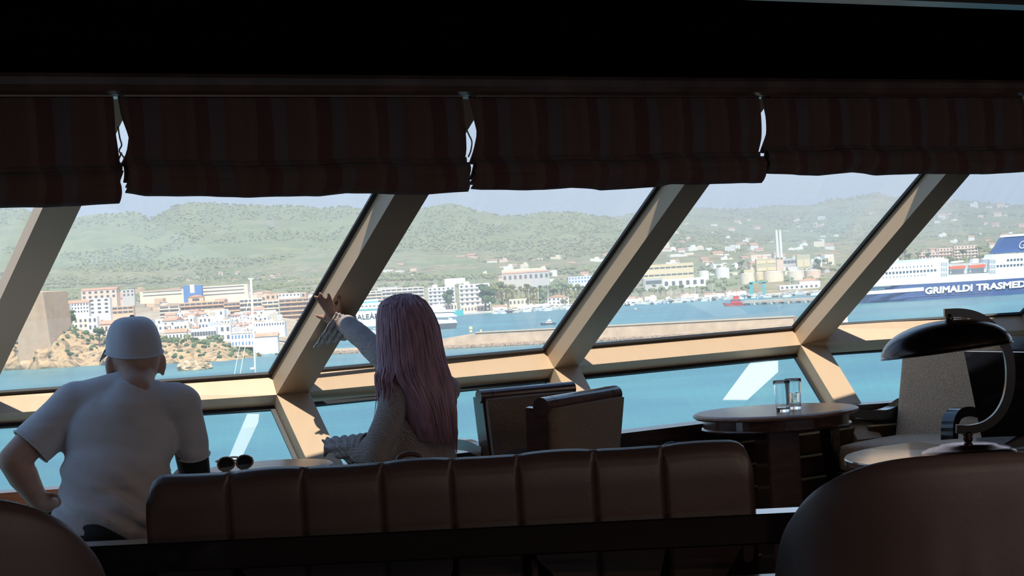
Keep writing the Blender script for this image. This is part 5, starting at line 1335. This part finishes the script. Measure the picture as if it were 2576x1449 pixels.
def balearia():
    D = 1500; e = empty('passenger_ferry', at_z(960, 821, SEA), 'white ferry with blue green lettering partly hidden by the pink hair', 'ship')
    A = lambda x, y, o=0: at(x, y, D + o)
    S = lambda pts, nm, M=shipW, o=0, d=18: link(nm, px_prism(pts, D + o, d), M, e)
    S([(862, 826), (1090, 813), (1090, 776), (884, 786), (872, 800)], 'hull', shipW, 0, 20); S([(864, 832), (1090, 818), (1090, 813), (862, 826)], 'boot_topping', shipT, .2, 19)
    S([(880, 786), (1070, 776), (1070, 766), (888, 776)], 'lower_deck', shipW, .6); S([(886, 776), (1060, 766), (1060, 758), (896, 767)], 'upper_deck', shipW, 2, 14); S([(905, 767), (950, 764), (950, 752), (912, 755)], 'funnel', shipW, 5, 8); S([(907, 763), (950, 760), (950, 757), (909, 760)], 'funnel_band', shipT, 4.8, 8)
    S([(890, 783), (1068, 774), (1068, 769.5), (892, 779)], 'window_band', mat('green_glass', (.12, .38, .40), .3), .3, 1)
    for i in range(16):
        x = 899 + i * 10; y = 771.5 - i * .55; S([(x, y + 1.5), (x + 5, y + 1.2), (x + 5, y - 1.5), (x, y - 1.2)], 'window', paneM, 1.6, 1)
    me = text_mesh('BALEÀRIA', 1.0, .02, 0, .005); cs = np.array([v.co[:] for v in me.vertices]); x0, x1, y0, y1 = cs[:, 0].min(), cs[:, 0].max(), cs[:, 1].min(), cs[:, 1].max()
    a, b = A(889, 805, -.3), A(971, 800, -.3); k = D / F
    for v in me.vertices: v.co = a + (b - a) * ((v.co.x - x0) / (x1 - x0)) + UP * ((v.co.y - y0) / (y1 - y0)) * 16 * k
    link('lettering', me, mat('letter_blue', (.22, .46, .60), .5), e)
balearia()
def hull_mesh(L, W, H, bow=.35):
    """boat hull along +x (bow at +x), deck at H"""
    def f(u, v):
        x = -L / 2 + L * u; t = max(0, (u - (1 - bow)) / bow); hb = W / 2 * (1 - t ** 2.2); s = 2 * v - 1
        prof = 1 - abs(s); z = H * (1 + .35 * t * t) * (1 - min(1, prof * 2.2) ** 1.5) - .3 * H * min(1, prof * 2)
        return V((x + .12 * L * t * (z / H) * .5, hb * (abs(s) ** .45) * (1 if s > 0 else -1), z))
    a = grid_mesh(f, 18, 13)
    dk = grid_mesh(lambda u, v: V((f(u, 0).x, f(u, 0).y * (1 - 2 * v), f(u, 0).z * .93)), 18, 3)
    st = poly([f(0, i / 12) for i in range(13)], [tuple(range(13))])
    return joinm([a, dk, st])
def motorboat(x, y, Lpx, label, hullM, group=None, rz=0, mast=True, cab=shipW, cat='boat', tall=1.0, name='motor_boat', D=None):
    p = at_z(x, y, SEA) if not D else at(x, y, D)
    if D: p.z = max(p.z, SEA)
    k = p.y / F; L = Lpx * k; e = empty(name, p, label, cat, group, rz); W = L * .30; H = L * .12
    M3 = Matrix.Translation(p) @ Matrix.Rotation(rz, 4, 'Z')
    def ln(nm, me, M): return link(nm, me, M, e, local=True)
    ln('hull', hull_mesh(L, W, H), hullM); ln('cabin', box((-.02 * L, 0, H + L * .055 * tall), (L * .42, W * .62, L * .11 * tall), bevel=L * .015), cab)
    ln('windscreen', box((-.02 * L, 0, H + L * .075 * tall), (L * .43, W * .64, L * .035 * tall)), paneM); ln('wheelhouse', box((-.06 * L, 0, H + L * .15 * tall), (L * .22, W * .5, L * .09 * tall), bevel=L * .012), cab)
    if mast: ln('mast', tube([(-.08 * L, 0, H + L * .18), (-.08 * L, 0, H + L * .36 * tall)], L * .008, 6), cab)
    return e
motorboat(1380, 817, 37, 'white and black pilot boat crossing the basin', shipD, rz=pi, tall=1.2)
motorboat(1600, 780, 15, 'small grey launch alone on the water', mat('launch_grey', (.35, .38, .38), .5), rz=0)
t = motorboat(1850, 769, 56, 'red tug boat moored at the concrete pier', shipR, rz=pi, tall=1.7, cab=shipR, name='tug_boat')
def yacht():
    D = at_z(1130, 827, SEA).y; e = empty('motor_yacht', at_z(1125, 827, SEA), 'large white motor yacht with dark hull beside the pink hair', 'yacht'); k = D / F
    S = lambda pts, nm, M=shipW, o=0, d=9: link(nm, px_prism(pts, D + o, d), M, e)
    S([(1040, 832), (1146, 826), (1150, 812), (1040, 817)], 'hull', shipD); S([(1040, 818), (1150, 812), (1146, 804), (1040, 808)], 'bulwark', shipW, -.1, 9.2)
    S([(1040, 808), (1140, 803), (1133, 796.5), (1040, 801)], 'main_deck', shipW, 1, 7); S([(1040, 806), (1128, 802.5), (1128, 800.5), (1040, 803.5)], 'window_band', paneM, .8, 1)
    S([(1040, 801), (1150, 796), (1138, 787), (1040, 790)], 'upper_deck', shipW, .4, 8); S([(1040, 791), (1140, 788), (1140, 785.5), (1040, 788)], 'window_band', paneM, 1, 6)
    S([(1040, 788), (1146, 784), (1132, 779), (1040, 782)], 'roof_deck', shipW, .6, 8); S([(1060, 782), (1122, 778), (1110, 768), (1070, 770)], 'fly_bridge', shipW, 2, 5)
    S([(1104, 770), (1107, 770), (1107, 757), (1105, 757)], 'mast', shipW, 4, .5)
yacht()
B((1138, 780, 1166, 796), 1700, 'white', 'teal bow of a vessel behind the motor yacht', 0, 0, name='teal_vessel', cat='ship', base=3).children[0].data = (piece('tmp', None, (0, -50, -60), (.01,) * 3, shipT)).data
bpy.data.objects.remove([o for o in bpy.data.objects if o.name == 'tmp'][0])
def sailboat():
    p = at_z(640, 1034, SEA); e = empty('sailing_yacht', p, 'sailing yacht with very tall white mast sailing below the window', 'yacht', None, R(12)); k = p.y / F
    link('hull', hull_mesh(15, 4.2, 1.3), shipW, e, local=True); link('cabin', box((-.5, 0, 1.55), (5, 2.2, .7), bevel=.2), shipW, e, local=True); link('cockpit', box((-4.6, 0, 1.3), (3, 2.4, .2)), teakM, e, local=True)
    link('cabin_window', box((-.5, 0, 1.6), (4, 2.24, .22)), paneM, e, local=True)
    tp = at(631, 701, p.y); bt = at(647, 1030, p.y); bt.z = SEA + 1.2
    ms = link('mast', tube([bt, tp], [.38, .26], 10), shipW, e, smooth=True)
    link('masthead', box(tp, (1.4, .3, .25)), shipW, e); link('radar', box(at(635, 927, p.y - .5), (1.2, .6, .5), bevel=.1), shipW, e)
    link('boom', tube([at(647, 940, p.y), at(664, 938, p.y)], .10, 6), shipW, e)
    for a, b in (((628, 735), (579, 1000)), ((632, 790), (593, 1000)), ((634, 702), (700, 1020))):
        if a[0] == 634: continue
        link('stay', tube([at(*a, p.y), at(*b, p.y)], .085, 5), shipW, e)
sailboat()
# wake beyond
wk = at_z(620, 1037, SEA)
# marina boats
r_ = random.Random(77); wm = [shipW, shipW, shipW, shipD, mat('boat_cream', (.8, .74, .62), .6)]
proto = {}
def small_boat(x, y, Lpx, label, group, M, rz, D):
    key = M.name
    if key not in proto:
        a = hull_mesh(1, .32, .12); a.materials.append(M); b = box((-.02, 0, .17), (.4, .2, .12), bevel=.02); b.materials.append(shipW); c = box((0, 0, .18), (.41, .205, .04)); c.materials.append(paneM); proto[key] = (a, b, c)
    p = at(x, y, D); p.z = max(p.z, SEA); s = Lpx * D / F
    e = empty('marina_boat', (p.x, p.y, SEA), label, 'boat', group, rz)
    for nm, me in zip(('hull', 'cabin', 'windscreen'), proto[key]):
        o = bpy.data.objects.new(nm, me); C.objects.link(o); o.parent = e; o.scale = (s, s, s * 1.9)
for i in range(60):
    x = r_.uniform(1245, 1520); D = r_.uniform(1670, 1738); small_boat(x, 780, r_.uniform(14, 32), 'small white boat moored along the marina quay', 'boats at the marina quay', r_.choice(wm), r_.uniform(0, 6.28), D)
for i in range(72):
    x = r_.uniform(1545, 1880); D = r_.uniform(1670, 1738); small_boat(x, 760, r_.uniform(12, 26), 'small boat moored left of the red tug', 'boats left of the red tug', r_.choice(wm), r_.uniform(0, 6.28), D)
for i in range(32):
    x = r_.uniform(1890, 2075); D = r_.uniform(1640, 1735); small_boat(x, 745, r_.uniform(12, 26), 'small boat moored behind the concrete pier', 'boats behind the pier', r_.choice(wm), r_.uniform(0, 6.28), D)
for i in range(14):
    x = r_.uniform(890, 950); D = r_.uniform(1240, 1330); small_boat(x, 830, r_.uniform(12, 24), 'white boat moored in front of the lettered ferry', 'boats before the lettered ferry', r_.choice(wm[:3]), r_.uniform(0, 6.28), D)
for i, (x, yt) in enumerate(((1332, 725), (1355, 712), (1380, 712), (1316, 740), (1750, 715), (1795, 712), (1990, 690), (1420, 722), (1690, 722))):
    p = at(x, 778, 1720); q = at(x - 2, yt, 1720); p.z = SEA + 1
    s = empty('moored_sailboat', (p.x, p.y, SEA), 'sailboat with bare mast moored in the marina', 'yacht', 'moored sailboats', .3 * i); me = hull_mesh(9, 2.8, 1); link('hull', me, shipW, s, local=True); link('mast', tube([p, q], .16, 6), mat('mast_alu', (.7, .72, .74), .4), s)
# low kiosks and boat stores along the quay
for i in range(34):
    x = r_.uniform(1240, 1500) if i < 14 else r_.uniform(1548, 1870); D = r_.uniform(1752, 1795); k = D / F; p = at(x, HZ, D); p.z = SEA + 1.2; Wd = r_.uniform(9, 30) * k
    col = r_.choice(['white', 'white', 'cream', 'pink', 'pale']); o = bpy.data.objects.new('kiosk', house_mesh(r_.choice((0, 1, 2)), col)); C.objects.link(o); H = r_.uniform(2.6, 4.2); o.location = (p.x, p.y, p.z + H * .5); o.scale = (Wd, 6, H)
    tag(o, dict(white='white', cream='cream', pink='pinkish', pale='pale blue')[col] + ' low store on the quay ' + ('by the yacht club' if i < 14 else 'left of the red tug'), 'kiosk', 'stores along the quay')
# concrete pier on piles
def pier():
    a = at_z(1872, 768, SEA); b = at_z(2095, 758, SEA); d = (b - a).normalized(); n = V((d.y, -d.x, 0)); L = (b - a).length
    e = empty('concrete_pier', a, 'tan concrete pier on dark piles right of the red tug', 'pier'); M = mat('pier_concrete', (.62, .52, .42), .9, nz=.15, ns=.4)
    q = [a + n * 2 + UP * 1.4, a - n * 6 + UP * 1.4, a - n * 6 + UP * 3.2, a + n * 2 + UP * 3.2]; link('deck', hexa(q, [v + d * L for v in q]), M, e)
    m_ = int(L / 7)
    for i in range(m_): link('pile', box(a + d * (i + .5) * 7 + n * 1 + UP * .2, (3.2, 1.5, 2.8)), M if i % 2 else shipD, e)
    for i in (.45, .86): link('lamp_post', tube([a + d * L * i + UP * 3, a + d * L * i + UP * 9], .12, 6), shipD, e)
pier()
def lift():
    D = 1690; e = empty('travel_lift', at(1908, 740, D), 'teal boat lifting frame on the quay', 'crane')
    for x0, x1, y0, y1 in ((1887, 1894, 711, 741), (1919, 1927, 709, 740)):
        for o in (0, 7): link('leg', px_prism([(x0, y1), (x1, y1), (x1 - 1, y0), (x0 - 1, y0)], D + o, 1), shipT, e)
        link('top_beam', px_prism([(x0 - 1, y0 + 4), (x1 + 1, y0 + 4), (x1 + 1, y0), (x0 - 1, y0)], D, 8), shipT, e)
    link('cross_beam', px_prism([(1886, 712), (1927, 710), (1927, 707), (1886, 709)], D + 7, 1), shipT, e)
lift()
# fields and quay at the water's edge
def quay():
    nx = 60; z = SEA + 1.3
    pts = [at(900 + i * 25, HZ, 1742) for i in range(nx)]
    vs = [V((p.x, 1742, SEA - 1)) for p in pts] + [V((p.x, 1742, z)) for p in pts] + [V((p.x * 1.03, 1800, z)) for p in pts]
    fs = [(i, i + 1, nx + i + 1, nx + i) for i in range(nx - 1)] + [(nx + i, nx + i + 1, 2 * nx + i + 1, 2 * nx + i) for i in range(nx - 1)]
    o = link('quay', poly(vs, fs), mat('quay_stone', (.66, .58, .50), .9, nz=.2, ns=.2)); tag(o, 'pale stone quay along the marina', None, None, 'structure')
quay()
# ================================================================== summer haze over the bay
hz_ = bpy.data.materials.new('haze'); hz_.use_nodes = True; t = hz_.node_tree
for n in list(t.nodes): t.nodes.remove(n)
o = t.nodes.new('ShaderNodeOutputMaterial'); vsn = t.nodes.new('ShaderNodeVolumeScatter'); vsn.inputs['Color'].default_value = (1, .98, .93, 1); vsn.inputs['Density'].default_value = 2.2e-4; vsn.inputs['Anisotropy'].default_value = .2
t.links.new(vsn.outputs[0], o.inputs['Volume'])
hb = link('haze', box((0, 5150, SEA + 300), (9000, 8700, 640)), hz_); tag(hb, 'pale summer haze over the bay and hills', 'haze', None, 'stuff')

# ---- labels: things that look alike are told apart by their place in the row
ORD = 'zeroth first second third fourth fifth sixth seventh eighth ninth tenth eleventh twelfth thirteenth fourteenth fifteenth sixteenth seventeenth eighteenth nineteenth'.split()
TENS = {2: 'twent', 3: 'thirt', 4: 'fort', 5: 'fift', 6: 'sixt', 7: 'sevent'}
def ordinal(n): return ORD[n] if n < 20 else TENS[n // 10] + ('ieth' if n % 10 == 0 else 'y-' + ORD[n % 10])
same = {}
for o in list(C.objects):
    if o.parent is None and o.get('category') and o.get('label'): same.setdefault(o['label'], []).append(o)
for lab, os_ in same.items():
    if len(os_) > 1:
        os_.sort(key=lambda o: o.location.x / max(o.location.y, .1))
        for i, o in enumerate(os_): o['label'] = lab + ', ' + (ordinal(i + 1) + ' from the left' if i < len(os_) - 1 or i < 1 else 'rightmost')
